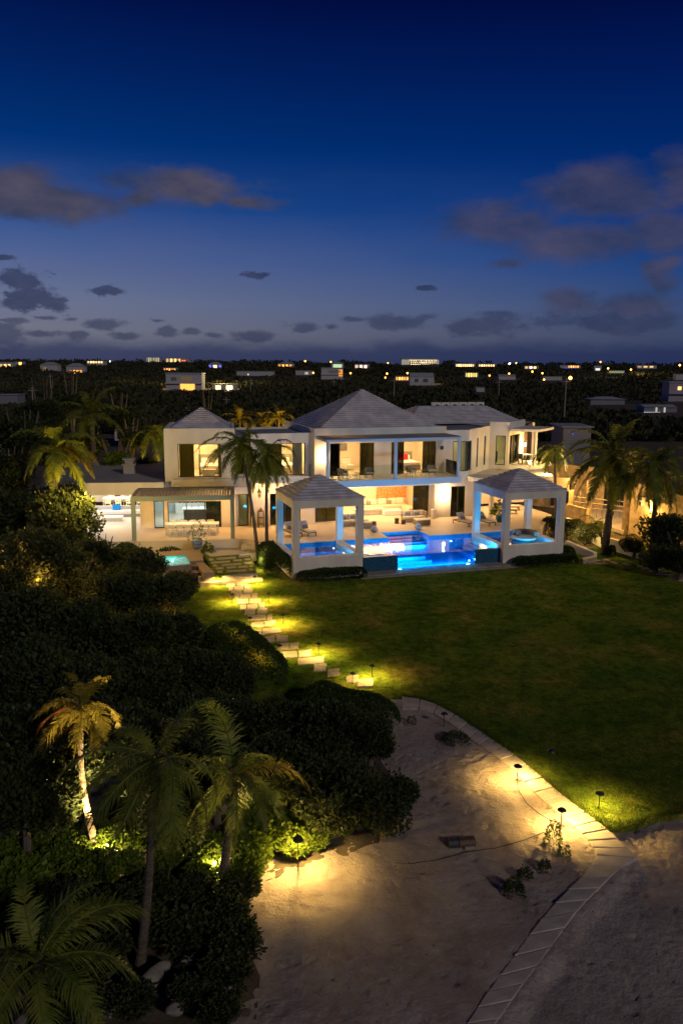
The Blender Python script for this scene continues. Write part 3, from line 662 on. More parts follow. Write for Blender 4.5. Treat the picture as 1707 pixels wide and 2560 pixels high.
# kitchen fittings seen through the slider
k=MB(TL); k.box(2.2,5.4,5.4,5.9,D,1.5); k.box(2.3,3.6,5.5,5.9,2.0,2.15); k.box(3.9,5.0,5.5,5.9,1.9,2.5); k.box(2.3,5.2,5.5,5.9,1.7,1.73); k.build('kitchen_cabinet','white',V)
k=MB(TL); k.box(3.0,5.6,2.6,3.5,D,1.48); k.build('kitchen_island','island',V)
k=MB(TL); k.box(2.9,5.7,2.5,3.6,1.48,1.53); k.build('worktop','white',V)
k=MB(TL)
for i in range(9): x=2.5+i*.32; k.box(x,x+.12,5.55,5.7,1.5,1.62+.08*(i%3))
for i in range(3): k.box(3.6+i*.5,3.63+i*.5,2.9,2.93,1.53,1.8)
k.build('kitchen_ware','island',V)
# wall lamps
def wall_lamp(u,v,z,w,label):
    t=thing('wall_lamp',label,'lamp',MW(u,v,z),AM,None)
    MB().box(-.05,.05,-.0,.05,-.12,.12).build('bracket','black',t)
    MB().lathe([(.045,-.16),(.05,.16)],(0,-.09,0),10).build('lamp_tube',glow('wall_lamp_glow',(1,.75,.4),25),t)
    point(MW(u,v-.2,z-.3),w,WARM2,.05); point(MW(u,v-.2,z+.3),w*.5,WARM2,.05)
    return t
wall_lamp(4.9,10.25,5.85,10,'lit tube lamp on the upper wall left of the balcony doors')
wall_lamp(14.95,10.25,2.62,16,'lit tube lamp on the ground floor wall between two glass doors')
a=wall_lamp(24.95,15.2,5.7,18,'glowing tube lamp on the wall of the far right balcony')
MB().box(-.14,.14,-.02,0,-.14,.14).build('house_sign','black',V).location=(14.65,10.28,6.15)
# room lights
area(LW(4.5,2.8,7.1),150,WARM2,2.5,2.5); area(LW(3.4,3,3.3),75,(.92,.97,1),4,3)
area(LW(-3.2,3,3.25),95,(1,.93,.92),4,5); area(LW(-3.2,9.5,3.25),80,(1,.93,.9),4,3)
area(MW(2.3,13,6.85),150,WARM2,2.5,2.5); area(MW(7.2,12.8,6.9),85,WARM2,3,2.5); area(MW(12.2,12.8,6.9),100,WARM2,3,2.5); area(MW(15.9,12.8,6.9),12,(1,.8,.35),1.5,2.5)
area(MW(8.6,13.2,3.2),190,WARM2,6,3); area(MW(12,13.6,3.2),60,WARM,2,2)
area(MW(2,12.8,3.7),14,(.9,.8,.25),2,2); area(MW(-1.4,12.8,3.8),10,(1,.8,.3),1.2,2); area(MW(16,12.5,3.5),10,(1,.8,.4),2,2)
area(MW(21.8,15,6.9),14,(1,.85,.35),1.5,1.5); area(MW(20.8,11.8,3.45),110,WARM2,3,3)
# soffit and terrace down lights
area(MW(9.5,9.2,3.74),90,WARM2,8,.4,name='soffit_strip'); area(LW(3.4,-2,3.3),60,WARM,5,.3,name='pergola_strip')
area(MW(1.7,9.6,3.9),85,WARM,4,.4,name='soffit_strip'); area(LW(6.0,-1.2,3.5),25,WARM,.5,.5,name='soffit_strip')
area(MW(9.7,9.2,7.0),22,WARM2,9,.3,name='soffit_strip'); area(MW(24.5,13.5,7.0),20,WARM,1.5,1.5)
# ------------------------------------------------------------------ garden pavilions
def pavilion(u,v,label,blu):
    t=thing('garden_pavilion',label,'pavilion',MW(u,v,0),AM,'hip-roofed pavilions standing over the pool ends')
    S=4.6; c=.42
    fr=MB()
    fr.wall(0,S,-.75,4.32,0,c,[(c,S-c,.66,3.78)])
    fr.build('front_frame','stucco',t)
    for x0,x1,n in ((0,c,'side_frame'),(S-c,S,'side_frame')):
        m=MB(); T=lambda p,x0=x0:(x0+p[1],p[0],p[2]); m.T=T; m.wall(c,S,-.75,4.32,0,c,[(c+.001,S-c,.66,3.78)])
        m.build(n,'stucco',t)
    m=MB(); m.box(c,S-c,S-c,S,3.78,4.32); m.build('rear_beam','stucco',t)
    MB().courses([(-.06,-.06),(S+.06,-.06),(S+.06,S+.06),(-.06,S+.06)],[(S/2,S/2)]*4,4.3,5.55,9,.07).build('hip_roof','roof',t)
    MB().face((c,c,4.25),(c,S-c,4.25),(S-c,S-c,4.25),(S-c,c,4.25)).build('ceiling','stucco',t)
    return t
pavilion(0,0,'white hip-roofed pavilion over the left end of the pool, nearest the path',1)
pavilion(14.28,-.55,'white hip-roofed pavilion over the right end of the pool, beside the palms',1)
# ------------------------------------------------------------------ pergola
def pergola():
    t=thing('pergola','grey-green slatted pergola shading the long white dining table','pergola',HO,AM)
    for u in (.05,6.68): MB(TL).box(u-.14,u+.14,-4.1,-3.82,D,3.32).build('post','greypaint',t)
    b=MB(TL); b.box(-.1,6.84,-4.12,-3.8,3.32,3.62); b.box(-.1,.1,-3.8,-.05,3.4,3.6); b.box(6.64,6.84,-3.8,-.05,3.4,3.6); b.box(.1,6.64,-.2,-.05,3.4,3.6); b.build('beam','greypaint',t)
    s=MB(TL)
    for i in range(38): u=-.05+i*.183; s.rbox(u,-4.1,0,0,.13,0,4.0,3.63,3.67)
    s.build('slats','slat',t)
pergola()
# ------------------------------------------------------------------ pool
def pool():
    t=thing('swimming_pool','long lit blue infinity pool with a clear panel in its front wall','pool',HO,AM)
    zb=-.62
    b=MB()
    b.face((.3,.3,zb),(18.7,.3,zb),(18.7,4.6,zb),(.3,4.6,zb)); b.face((8.05,4.4,-.1),(11.05,4.4,-.1),(11.05,6.1,-.1),(8.05,6.1,-.1))
    b.face((.42,.3,zb),(.42,4.6,zb),(.42,4.6,.41),(.42,.3,.41)); b.face((18.46,4.2,zb),(18.46,-.2,zb),(18.46,-.2,.41),(18.46,4.2,.41))
    for p,q in (((.3,4.44),(8.05,4.44)),((8.06,4.44),(8.06,6.09)),((8.06,6.09),(11.04,6.09)),((11.04,6.09),(11.04,4.19)),((11.04,4.19),(18.8,4.19))):
        b.face((*p,zb),(*q,zb),(*q,D-.03),(*p,D-.03))
    for k in range(4): b.box(8.07,11.03,6.08-.42*(k+1),6.08-.42*k,zb,.3-.13*k)      # entry steps in the notch
    for k in range(3): b.box(.43,4.3,3.4-.6*k,4.43 if k==0 else 4.0-.6*k,zb,.15-.22*k)
    for k in range(4): b.box(14.4+.5*k-1.4,14.9+.5*k-1.4,0.2,4.18,zb,-.35+.14*k)
    b.box(14.9+.6,18.45,.2,4.18,zb,.07); b.box(7.0,9.6,1.6,2.4,zb,-.2); b.box(7.0,9.9,1.2,1.6,zb,-.4)
    b.build('basin','tile',t)
    f=MB(); f.wall(4.6,14.28,-.62,.44,-.12,.12,[(6.9,12.45,-.5,.44)]); f.build('front_wall','tileout',t)
    g=MB(); g.box(6.9,12.45,-.1,.08,-.499,.415); g.build('clear_panel','pglass',t)
    c=MB(); c.box(4.6,6.9,-.14,.14,.44,.46); c.build('coping','tile',t)
    w=MB(); w.prism([(.42,.42),(4.6,.42),(4.6,.1),(14.28,.1),(14.28,-.13),(18.46,-.13),(18.46,4.18),(11.04,4.18),(11.04,6.08),(8.06,6.08),(8.06,4.43),(.42,4.43)],.41,.42)
    w.f=w.f[1:2]; o=w.build('water','water',t)
    p=MB(); p.prism([(4.2,-1.0),(14.9,-1.15),(14.9,-.12),(4.62,-.12)],-.64,-.49); p.build('plinth','stone',t)
    p=MB(); p.prism([(4.0,-1.35),(15.0,-1.5),(15.0,-1.16),(4.1,-1.01)],-.63,-.55); p.build('edging','stone',t)
    for u,v,z in ((3.9,4.1,.15),(5.3,4.36,.15),(12.7,4.12,.12),(12.25,.35,-.38),(1.5,.6,.1)):
        l=MB(); l.lathe([(.05,-.03),(.05,.03)],(u,v,z),8); l.build('pool_lamp',POOLG,t)
    for u,v,z,pw,sx,up in ((2.3,.5,.1,75,3.2,.25),(5.7,.25,.1,45,2,.0),(9.6,.3,-.3,130,5,-.12),(13.4,.25,.1,60,1.6,.05),(16.4,.0,.1,75,3.4,.25),(9.5,4.2,-.15,60,2.6,.1),(8.0,1.3,-.15,25,2,-.5)):
        d=MW(0,1,up)-MW(0,0,0); area(MW(u,v,z),pw*.72,(.03,.5,1),sx,.2,rot=(-d).to_track_quat('Z','Y').to_euler(),name='pool_strip')
    for u in (7.3,12.2): point(MW(u,.45,-.36),14,(.12,.75,.9),.07,name='pool_or_fill_bulb')  # right one is a pool lamp, left one added to light the lawn
    d=MW(0,-.35,-1)-MW(0,0,0); area(MW(9.7,.75,-.02),45,(.03,.5,1),5.2,.3,rot=(-d).to_track_quat('Z','Y').to_euler(),name='pool_strip')
POOLG=glow('pool_lamp_glow',(.75,.92,1),14)
pool()
# ------------------------------------------------------------------ plunge pool
def spa():
    t=thing('plunge_pool','small turquoise lit plunge pool set in a timber deck','plunge pool',HO,AM)
    d=MB(); z=.26
    d.box(-9.6,-5.1,4.5,5.9,-.5,z); d.box(-6.0,-5.1,2.75,4.499,-.5,z); d.box(-9.6,-8.9,1.9,4.499,-.5,z); d.build('deck','wood',t)
    d=MB(); d.prism([(-5.6,2.75),(-5.1,2.74),(-4.85,.1),(-5.5,.1)],-.5,z-.12); d.build('side_deck','wood',t)
    d=MB(); d.box(-9.6,-6.0,1.85,2.05,-.5,z+.0); d.build('front_wall','wood',t)
    d=MB(); d.box(-6.0,-5.6,1.9,2.5,-.5,.12); d.build('deck_step','dwood',t); d=MB(); d.box(-6.1,-5.5,1.0,1.7,-.5,-.05); d.build('deck_step','dwood',t)
    b=MB(); b.face((-8.9,2.05,-.45),(-6.0,2.05,-.45),(-6.0,4.5,-.45),(-8.9,4.5,-.45)); b.face((-8.9,4.49,-.45),(-6.01,4.49,-.45),(-6.01,4.49,z-.01),(-8.9,4.49,z-.01)); b.face((-6.01,2.05,-.45),(-6.01,4.49,-.45),(-6.01,4.49,z-.01),(-6.01,2.05,z-.01)); b.face((-8.89,2.05,-.45),(-8.89,4.49,-.45),(-8.89,4.49,z-.01),(-8.89,2.05,z-.01)); b.face((-8.9,2.06,-.45),(-6,2.06,-.45),(-6,2.06,z-.01),(-8.9,2.06,z-.01)); b.build('basin','spatile',t)
    MB().face((-8.9,2.05,z-.06),(-6.0,2.05,z-.06),(-6.0,4.49,z-.06),(-8.9,4.49,z-.06)).build('water','spawater',t)
    for u in (-6.9,-8.3):
        MB().lathe([(.06,-.04),(.06,.04)],(u,4.2,.0),8).build('pool_lamp',POOLG,t); point(MW(u,3.9,.1),13,(.55,1,.95),.05,name='pool_or_fill_bulb')
spa()
# ------------------------------------------------------------------ furniture
def lounger():
    t=thing('sun_lounger','x','sun lounger')
    m=MB()
    for x in (-.33,.28):
        for y in (-.95,.75): m.box(x,x+.05,y,y+.05,0,.28)
    m.box(-.34,-.29,-.97,.82,.24,.3); m.box(.28,.33,-.97,.82,.24,.3); m.box(-.29,.28,-.97,-.92,.24,.3); m.box(-.29,.28,.77,.82,.24,.3); m.build('frame','dwood',t)
    bev(MB().box(-.31,.31,-.95,.3,.31,.41).build('seat_cushion','cush',t),.03)
    m=MB(); m.rbox(0,.3,0,-.31,.31,0,.8,.34,.44,math.radians(52)); bev(m.build('back_cushion','cush',t),.03)
    m=MB(); m.rbox(0,.3,0,-.2,.2,.12,.4,.46,.56,math.radians(52)); bev(m.build('pillow','gcush',t),.04)
    return t
def aim(u0,v0,u1,v1): return AM+math.atan2(v1-v0,u1-u0)-PI/2
lg=lounger()
for (u,v,hx,hy,l) in ((2.75,7.1,-.25,1,'cream lounger on the deck, right of the white side table behind the left pavilion'),(1.7,7.1,-.3,1,'cream lounger on the deck, left of the white side table behind the left pavilion'),(15.15,7.15,-.3,1,'cream lounger on the deck just left of the right pavilion column'),(16.75,6.9,-.3,1,'cream lounger seen through the right pavilion, with a grey pillow'),(20.6,10.6,-1,.4,'cream lounger under the lounge roof, nearer the column'),(21.6,11.9,-1,.4,'cream lounger under the lounge roof, deepest in')):
    place(lg,MW(u,v,D+.002),AM+math.atan2(hy,hx)-PI/2,l,'sun loungers on the deck')
def obj1(name,label,cat,loc,mb,m,rz=AM,group=None,bw=0):
    o=mb.build(name,m); o.location=loc; o.rotation_euler=(0,0,rz); tag(o,label,cat,group)
    if bw: bev(o,bw)
    return o
obj1('side_table','white ribbed cylinder side table between two loungers','side table',MW(2.4,7.5,D),MB().lathe([(.2,0),(.21,.05),(.2,.48),(.17,.5)],n=20),'white')
obj1('planter','tall white cylinder planter beside the open living room doors','planter',MW(14.0,10.0,D),MB().lathe([(.17,0),(.2,.1),(.21,.75),(.15,.76)],n=18),'white')
def outsofa(u,v,rz,label,ln=1.7,flip=1):
    t=thing('outdoor_sofa',label,'sofa',MW(u,v,D),rz,'outdoor sofas on the deck')
    MB().box(-ln/2,ln/2,-.4,.4,.03,.3).build('base','wick',t); MB().box(-ln/2,ln/2,.32,.42,.3,.82).build('back','wick',t); MB().box(flip*ln/2-.05,flip*ln/2+.05,-.4,.32,.3,.8).build('arm','wick',t)
    for i in (0,1):
        bev(MB().box(-ln/2+.04+i*(ln/2-.03),-ln/2+i*(ln/2-.03)+ln/2-.04,-.38,.3,.3,.44).build('seat_cushion','cush',t),.03)
        bev(MB().box(-ln/2+.04+i*(ln/2-.03),-ln/2+i*(ln/2-.03)+ln/2-.04,.16,.31,.45,.84).build('back_cushion','cush',t),.04)
        bev(MB().box(-ln/2+.25+i*.75,-ln/2+.65+i*.75,.04,.14,.46,.72).build('pillow','gcush',t),.03)
outsofa(12.0,9.3,AM-.05,'wicker outdoor sofa with grey pillows facing the pool in front of the living room',1.8)
outsofa(6.7,9.2,AM+.1,'wicker outdoor sofa partly behind the blue pavilion column',1.6,-1)
for u,v,l in ((12.1,8.0,'wicker ottoman with cream cushion in front of the right outdoor sofa'),(7.5,8.15,'wicker ottoman with cream cushion in front of the left outdoor sofa')):
    t=thing('ottoman',l,'ottoman',MW(u,v,D),AM,'outdoor ottomans'); MB().box(-.55,.55,-.4,.4,.03,.36).build('base','wick',t); bev(MB().box(-.54,.54,-.39,.39,.361,.45).build('cushion','cush',t),.03)
for u,v,l in ((8.0,9.0,'taller dark stump table of the left pair on the deck'),(8.5,8.65,'shorter dark stump table of the left pair on the deck'),(10.45,8.95,'taller dark stump table of the right pair, beside the outdoor sofa'),(10.85,8.6,'shorter dark stump table of the right pair, beside the outdoor sofa')):
    obj1('stump_table',l,'side table',MW(u,v,D),MB().lathe([(.2,0),(.17,.12),(.16,.22),(.19,.4 if 'taller' in l else .32),(.15,.41 if 'taller' in l else .33)],n=10),'dwood',group='stump tables on the deck')

X['zig']=mat('zigzag_weave',(.04,.04,.04),.8,(.7,.68,.62),5,stretch=(1,1,3))
for u,v,l in ((7.75,6.6,'black and white woven basket on the deck at the left of the pool steps'),(11.2,6.55,'black and white woven basket on the deck at the right of the pool steps')):
    obj1('woven_basket',l,'basket',MW(u,v,D),MB().lathe([(.14,0),(.27,.1),(.28,.2),(.2,.33),(.1,.42),(.09,.46)],n=14),'zig',group='woven baskets by the pool')
# round woven daybed and potted plant under the right pavilion
t=thing('round_daybed','round pale woven daybed floating in the water of the right pavilion','daybed',MW(17.3,1.9,.43),AM)
MB().lathe([(.6,0),(.85,.12),(.9,.22),(.8,.26)],n=24).build('base','cush',t)
m=MB(); 
for k in range(9): a=math.radians(-30+k*20); m.rbox(.78*math.cos(a),.78*math.sin(a),a,-.1,.1,-.16,.16,.2,.62)
m.build('back','wick',t)
for p in ((-.1,.35),(-.35,.1)): bev(MB().rbox(*p,.6,-.2,.2,-.07,.07,.26,.6,-.3).build('pillow','gcush',t),.03)
def bush(name,label,cat,loc,n,r,h,ls,mt,seed,group=None,parent=None):
    rr=random.Random(seed); m=MB()
    for _ in range(n):
        a=rr.uniform(0,2*PI); q=rr.random()**.5; z=rr.random(); p=(r*q*math.cos(a)*(1-.35*z),r*q*math.sin(a)*(1-.35*z),h*z*(1-.45*q*q))
        leaf(m,Vector(p),Vector((math.cos(a),math.sin(a),rr.uniform(-.2,1.2))),ls*rr.uniform(.6,1.3),.45,rr)
    o=m.build(name,mt); o.location=loc
    if parent: o.parent=parent
    elif label: tag(o,label,cat,group)
    return o
def leaf(m,p,d,l,w,rr):
    d=d.normalized(); s=d.cross(Vector((rr.uniform(-1,1),rr.uniform(-1,1),rr.uniform(-1,1)))).normalized()*(l*w)
    m.f.append((m.P(p),m.P(p+d*(l*.5)+s*.5),m.P(p+d*l),m.P(p+d*(l*.5)-s*.5)))
def potted(loc,label,mt,pr,h,n,ls,seed):
    t=thing('potted_plant',label,'potted plant',loc,AM)
    MB().lathe([(pr*.6,0),(pr*.95,h*.45),(pr,h*.8),(pr*.8,h),(pr*.75,h*.93)],n=18).build('pot',mt,t)
    bush('foliage',None,None,(0,0,h*.9),n,pr*1.6,pr*3.2,ls,'leafgreen',seed,parent=t)
X['greenpot']=mat('teal_glaze',(.03,.14,.12),.25); X['bluepot']=mat('striped_glaze',(.02,.05,.16),.3,(.3,.35,.42),6,stretch=(.4,.4,4))
potted(MW(18.3,7.2,D),'tall plant in a teal glazed pot behind the right pavilion','greenpot',.35,.6,160,.35,3)
potted(LW(4.3,-5.45,.26),'round blue striped pot with a plant on the plunge pool deck','bluepot',.38,.7,90,.22,4)
bush('low_plant','lit leafy plant beside the striped pot below the terrace wall','plant',LW(5.0,-5.2,-.1),260,.4,.7,.2,'leafgreen',8)
bush('low_plant','dark low plants between the plunge pool deck and terrace wall','plant',LW(2.4,-4.9,-.1),300,.9,.35,.18,'leafdark',9)
# bird-cage lantern
t=thing('lantern_stand','slim wooden lantern stand against the wall behind the twin palms','lantern',MW(.2,10.25,D),AM)
m=MB()
for x in (-.22,.18):
    for y in (-.16,.12): m.box(x,x+.04,y,y+.04,0,1.25)
m.build('leg','dwood',t); m=MB()
for z in (.25,.72,1.2): m.box(-.22,.22,-.16,.16,z,z+.035)
m.build('shelf','dwood',t); MB().lathe([(.2,1.24),(.03,1.5)],n=8).build('finial','dwood',t)
# dining chair + tables
def dchair():
    t=thing('dining_chair','x','chair'); m=MB()

    for n,(x,y) in enumerate(((-.22,-.22),(.18,-.22),(-.22,.18),(.18,.18))): MB().box(x,x+.04,y,y+.04,0,.45 if y<0 else .8).build('leg','white',t)
    MB().box(-.23,.23,-.23,.22,.43,.47).build('seat','white',t)
    m=MB(); 
    for k in range(7):
        a=math.radians(-75+k*25); m.rbox(.23*math.sin(a),.02+.2*math.cos(a)-.02,-a,-.055,.055,-.012,.012,.6,.82)
    m.build('backrest','white',t)
    return t
dc=dchair()
def table(loc,rz,lx,ly,label,top='white'):
    t=thing('dining_table',label,'table',loc,rz)
    bev(MB().box(-lx/2,lx/2,-ly/2,ly/2,.7,.75).build('table_top',top,t),.01)
    for x in (-lx/2+.03,lx/2-.1):
        for y in (-ly/2+.03,ly/2-.1): MB().box(x,x+.07,y,y+.07,0,.7).build('leg',top,t)
table(LW(3.85,-2.1,D),AM+AL,3.75,.9,'long white dining table under the slatted pergola')
names=['leftmost','second from left','third from left','third from right','second from right','rightmost']
for i in range(6):
    place(dc,LW(2.45+i*.57,-2.75,D+.002),AM+AL+PI,'white chair on the near side of the pergola table, '+names[i],'white chairs round the pergola table')
for i in range(5): place(dc,LW(2.6+i*.63,-1.4,D+.002),AM+AL,'white chair on the far side of the pergola table, number from its lit end '+['near','next','middle','fourth','last'][i] if False else 'white chair on the far side of the pergola table','white chairs on the far side of the pergola table')
table(LW(-2.2,9.6,D),AM+AL,3.6,1.0,'white dining table in the brightly lit open room at far left')
for i in range(4): place(dc,LW(-3.5+i*.85,8.75,D+.002),AM+AL+PI,'white chair at the table of the open room, '+['leftmost on the near side','second from left on the near side','third from left on the near side','fourth from left on the near side'][i],'chairs in the open room')
for i in range(4): place(dc,LW(-3.5+i*.85,10.45,D+.002),AM+AL,'white chair on the far side of the table in the open room','far side chairs in the open room')
X['greysofa']=mat('pale_grey_fabric',(.42,.43,.45),.9)
t=thing('corner_sofa','long pale grey built-in sofa in the open room with white seat','sofa',HO,AM)
MB(TL).box(-4.6,-.3,5.7,6.0,D,1.32).build('back','greysofa',t); MB(TL).box(-4.6,-4.2,3.4,5.69,D,1.25).build('side','greysofa',t)
bev(MB(TL).box(-4.19,-.3,4.85,5.69,D,1.05).build('seat','white',t),.03); MB(TL).box(-3.3,-.3,4.7,4.84,D,.8).build('plinth','gcush',t)
m=MB(); m.box(-.3,.3,-.08,.08,0,.42); o=m.build('cushion','blue'); o.location=LW(-2.35,5.35,1.06); o.rotation_euler=(-.25,0,AM+AL); bev(o,.04); tag(o,'bright blue cushion on the grey sofa in the open room','cushion')
m=MB(); m.box(-.8,.8,-.4,.4,.25,.36); m.box(-.7,.7,-.3,.3,0,.25); obj1('coffee_table','low white table in front of the built-in sofa','table',LW(-2.4,3.2,D),m,'white',AM+AL)
m=MB(); m.box(-.45,.45,-.35,.35,0,.35); m.box(-.45,.45,.25,.35,.35,.75); obj1('armchair','brown armchair above the shrubs at the far left of the terrace','armchair',LW(-3.6,1.6,D),m,'dwood',AM+AL+2.6)
bev(MB().box(-.25,.25,-.1,.1,.36,.68).build('pillow','blue',bpy.data.objects['armchair']),.04)
# balcony chairs
def bchair():
    t=thing('balcony_chair','x','chair')
    for x in (-.26,.26):
        for y in (-.24,.24): m=MB(); m.tube([(x*1.05,y*1.1,0),(x*.85,y*.85,.34)],.016,5); m.build('leg','black',t)
    bev(MB().box(-.3,.3,-.3,.26,.33,.44).build('seat_cushion','cush',t),.03)
    m=MB()
    for k in range(13):
        a=math.radians(-110+k*220/12); h=.72 if abs(a)<1 else .6; m.rbox(.34*math.sin(a),.34*math.cos(a)-.02,-a,-.075,.075,-.015,.015,.34,h)
    m.build('shell','wick',t); m=MB(); m.rbox(0,.2,0,-.24,.24,-.05,.06,.43,.78,-.2); bev(m.build('back_cushion','gcush',t),.03)
    return t
bc=bchair()
for u,v,rz,l in ((6.0,8.6,.6,'woven armchair on the balcony, farthest left'),(8.05,8.6,-.15,'woven armchair on the balcony, just left of the middle blue column'),(11.45,8.75,.6,'woven armchair on the balcony, just right of the middle blue column'),(13.15,8.75,-.15,'woven armchair on the balcony, farthest right')):
    place(bc,MW(u,v,ZU+.003),AM+rz,l,'woven armchairs on the balcony')
def btable(u,v,l,g=None):
    t=thing('balcony_table',l,'side table',MW(u,v,ZU+.003),AM,g)
    MB().lathe([(.24,.44),(.24,.465)],n=18).build('table_top','black',t)
    for k in range(3): a=k*2.09; MB().tube([(.22*math.cos(a),.22*math.sin(a),0),(.1*math.cos(a),.1*math.sin(a),.44)],.012,5).build('leg','black',t)
btable(7.05,8.4,'thin round table between the two left balcony armchairs','balcony side tables'); btable(12.35,8.6,'thin round table between the two right balcony armchairs','balcony side tables')
m=MB(); m.box(-.4,.4,-.4,.4,.7,.74); 
for x in (-.35,.31):
    for y in (-.35,.31): m.box(x,x+.04,y,y+.04,0,.7)
obj1('porch_table','small square table on the far right balcony','table',MW(24.6,14.0,ZU+.003),m,'white',AM+.6)
m=MB(); m.box(-.25,.25,-.25,.25,.42,.47); m.box(-.25,.25,.2,.25,.47,.85)
for x in (-.24,.2):
    for y in (-.24,.2): m.box(x,x+.04,y,y+.04,0,.42)
obj1('porch_chair','dark chair beside the table on the far right balcony','chair',MW(23.8,13.6,ZU+.003),m,'island',AM+.3)
# living room
t=thing('corner_sofa','big cream corner sofa below the orange painting in the living room','sofa',HO,AM)
bev(MB().box(9.6,13.6,14.3,15.2,D+.02,1.0).build('seat','cush',t),.04); MB().box(9.6,13.6,15.2,15.5,D+.02,1.35).build('back','cush',t); bev(MB().box(13.0,13.8,12.6,14.29,D+.02,1.0).build('chaise','cush',t),.04)
for i,u in enumerate((9.9,10.7,11.6,12.5,13.2)): bev(MB().rbox(u,15.0,0,-.33,.33,-.1,.1,1.02,1.5,-.15).build('back_cushion','gcush' if i in(9,) else 'sheet',t),.05)
for u in (10.35,12.2): bev(MB().rbox(u,14.8,0,-.2,.2,-.06,.06,1.02,1.35,-.2).build('pillow','gcush',t),.04)
m=MB(); m.box(-1.3,1.3,-.35,.35,.35,.48); m.box(-1.1,1.1,-.2,.2,0,.35); obj1('bench','long low cream bench at the left of the living room','bench',MW(9.6,12.9,D+.02),m,'cush')
m=MB(); m.box(-.8,.8,-.45,.45,0,.38); obj1('coffee_table','low cream block table in the middle of the living room','table',MW(11.4,12.5,D+.02),m,'sheet',bw=.03)
m=MB(); m.box(-1.35,1.35,-.03,0,-.95,.95); o=m.build('painting','art'); o.location=MW(12.6,15.58,2.35); o.rotation_euler=(0,0,AM); tag(o,'large orange and cream painting on the living room back wall','painting')
# bedrooms
def bed(u,v,z,l,T=None,red=False,rz=0):
    loc=MW(u,v,z) if T is None else LW(u,v,z)
    t=thing('bed',l,'bed',loc,AM+(AL if T else 0)+rz)
    MB().box(-.95,.95,-1,1,.05,.4).build('base','curtain',t); bev(MB().box(-.93,.93,-.98,.95,.4,.65).build('mattress','sheet',t),.05); MB().box(-1.05,1.05,1.0,1.08,.1,1.3).build('headboard','gcush',t)
    for x in (-.5,.5): bev(MB().rbox(x,.75,0,-.33,.33,-.08,.08,.64,1.05,-.3).build('pillow','sheet',t),.05)
    if red:
        for x in (-.15,.35): m=MB(); m.rbox(x,.5,0,-.22,.22,-.06,.06,.64,1.15,-.25); bev(m.build('red_pillow','red',t),.05)
bed(12.6,12.8,ZU+.02,'bed with two red pillows in the right balcony bedroom',red=True)
bed(2.6,13.4,ZU+.03,'white bed in the bedroom behind the twin palms')
bed(5.2,3,ZU+.05,'white bed in the left upper bedroom',T=1)
m=MB(); m.box(-.5,.5,-.25,.25,.35,.5); m.box(-.45,.45,-.2,.2,0,.35); obj1('bench','low cream bench in the left upper bedroom','bench',LW(5.0,1.1,ZU+.05),m,'cush',AM+AL)
m=MB(); m.box(-.4,.4,-.35,.35,.1,.42); m.box(-.4,.4,.25,.35,.42,.85); m.box(-.4,-.32,-.35,.3,.42,.6); obj1('armchair','cream armchair inside the left balcony room','armchair',MW(8.0,13.4,ZU+.02),m,'sheet',AM+.3)
m=MB(); m.box(-.5,.5,-.02,0,-.4,.4); obj1('picture','small framed picture in the left balcony room','picture',MW(7.9,14.97,6.0),m,'gcush')
# air conditioners
for i in range(6):
    t=thing('air_conditioner','cream outdoor air conditioner in the row behind the right roof, '+['first from the left','second from the left','third from the left','third from the right','second from the right','first from the right'][i],'air conditioner',MW(19.6+i*.9,22.4,8.05),AM,'air conditioners on the right roof')
    MB().box(-.42,.42,-.2,.2,0,1.02).build('casing','stucco',t); m=MB(); m.lathe([(.3,0),(.3,.02)],n=14); o=m.build('fan_grille','black',t); o.rotation_euler=(PI/2,0,0); o.location=(.05,-.2,.55)
# ------------------------------------------------------------------ path lamps
def path_lamp():
    t=thing('path_lamp','x','lamp')
    MB().tube([(0,0,-.05),(0,0,.385)],.012,6).build('post','black',t)
    MB().lathe([(.115,.4),(.1,.425),(.05,.455),(.012,.475)],n=16,open_=True).build('hat','black',t)
    MB().lathe([(.014,.375),(.016,.4)],n=8).build('bulb_glass',LG,t)
    return t
LG=glow('path_lamp_glow',(1,.7,.25),20)
LAMPK=.55
pl=path_lamp()
def zc(f,x,y,z=-.6): return G(*f(x,y),z)
LAMPY=(1,.6,.15)
lamps=[(Z2,245,272,24,'lit path lamp on the lawn below the stone steps, left one'),(Z2,452,270,24,'lit path lamp at the right end of the lower stone step'),(Z2,317,382,26,'lit path lamp on the grass left of the stepping stones, upper one'),(Z2,536,375,24,'lit path lamp right of the stepping stones, nearest the house after the steps'),(Z2,423,528,9,'path lamp left of the stepping stones, just above the clipped shrub'),(Z2,623,508,28,'lit path lamp right of the stepping stones, third from the pool'),(Z2,835,688,32,'lit path lamp right of the stepping stones, where the path bends'),(Z2,1157,825,20,'lit path lamp on the lawn at the end of the stepping stones'),(Z2,600,700,7,'path lamp mostly hidden behind the clipped shrub'),(Z2,1040,872,2,'path lamp hidden behind the low hedge beside the last stones'),
(Z6,330,242,0,'unlit path lamp on the sand beside the dark shrub'),(Z6,708,522,34,'lit path lamp on the sand beside the pavers, upper one'),(Z6,934,756,34,'lit path lamp on the sand beside the pavers, lower one above the leafy weed'),(Z6,1130,668,30,'lit path lamp on the lawn corner beside the pavers'),(Z6,880,440,0,'unlit path lamp on the dark lawn above the pavers'),
(lambda x,y:(600+x/2.613,1900+y/2.613),380,712,60,'lit lamp among bright leaves at the edge of the sand')]
lit=[]
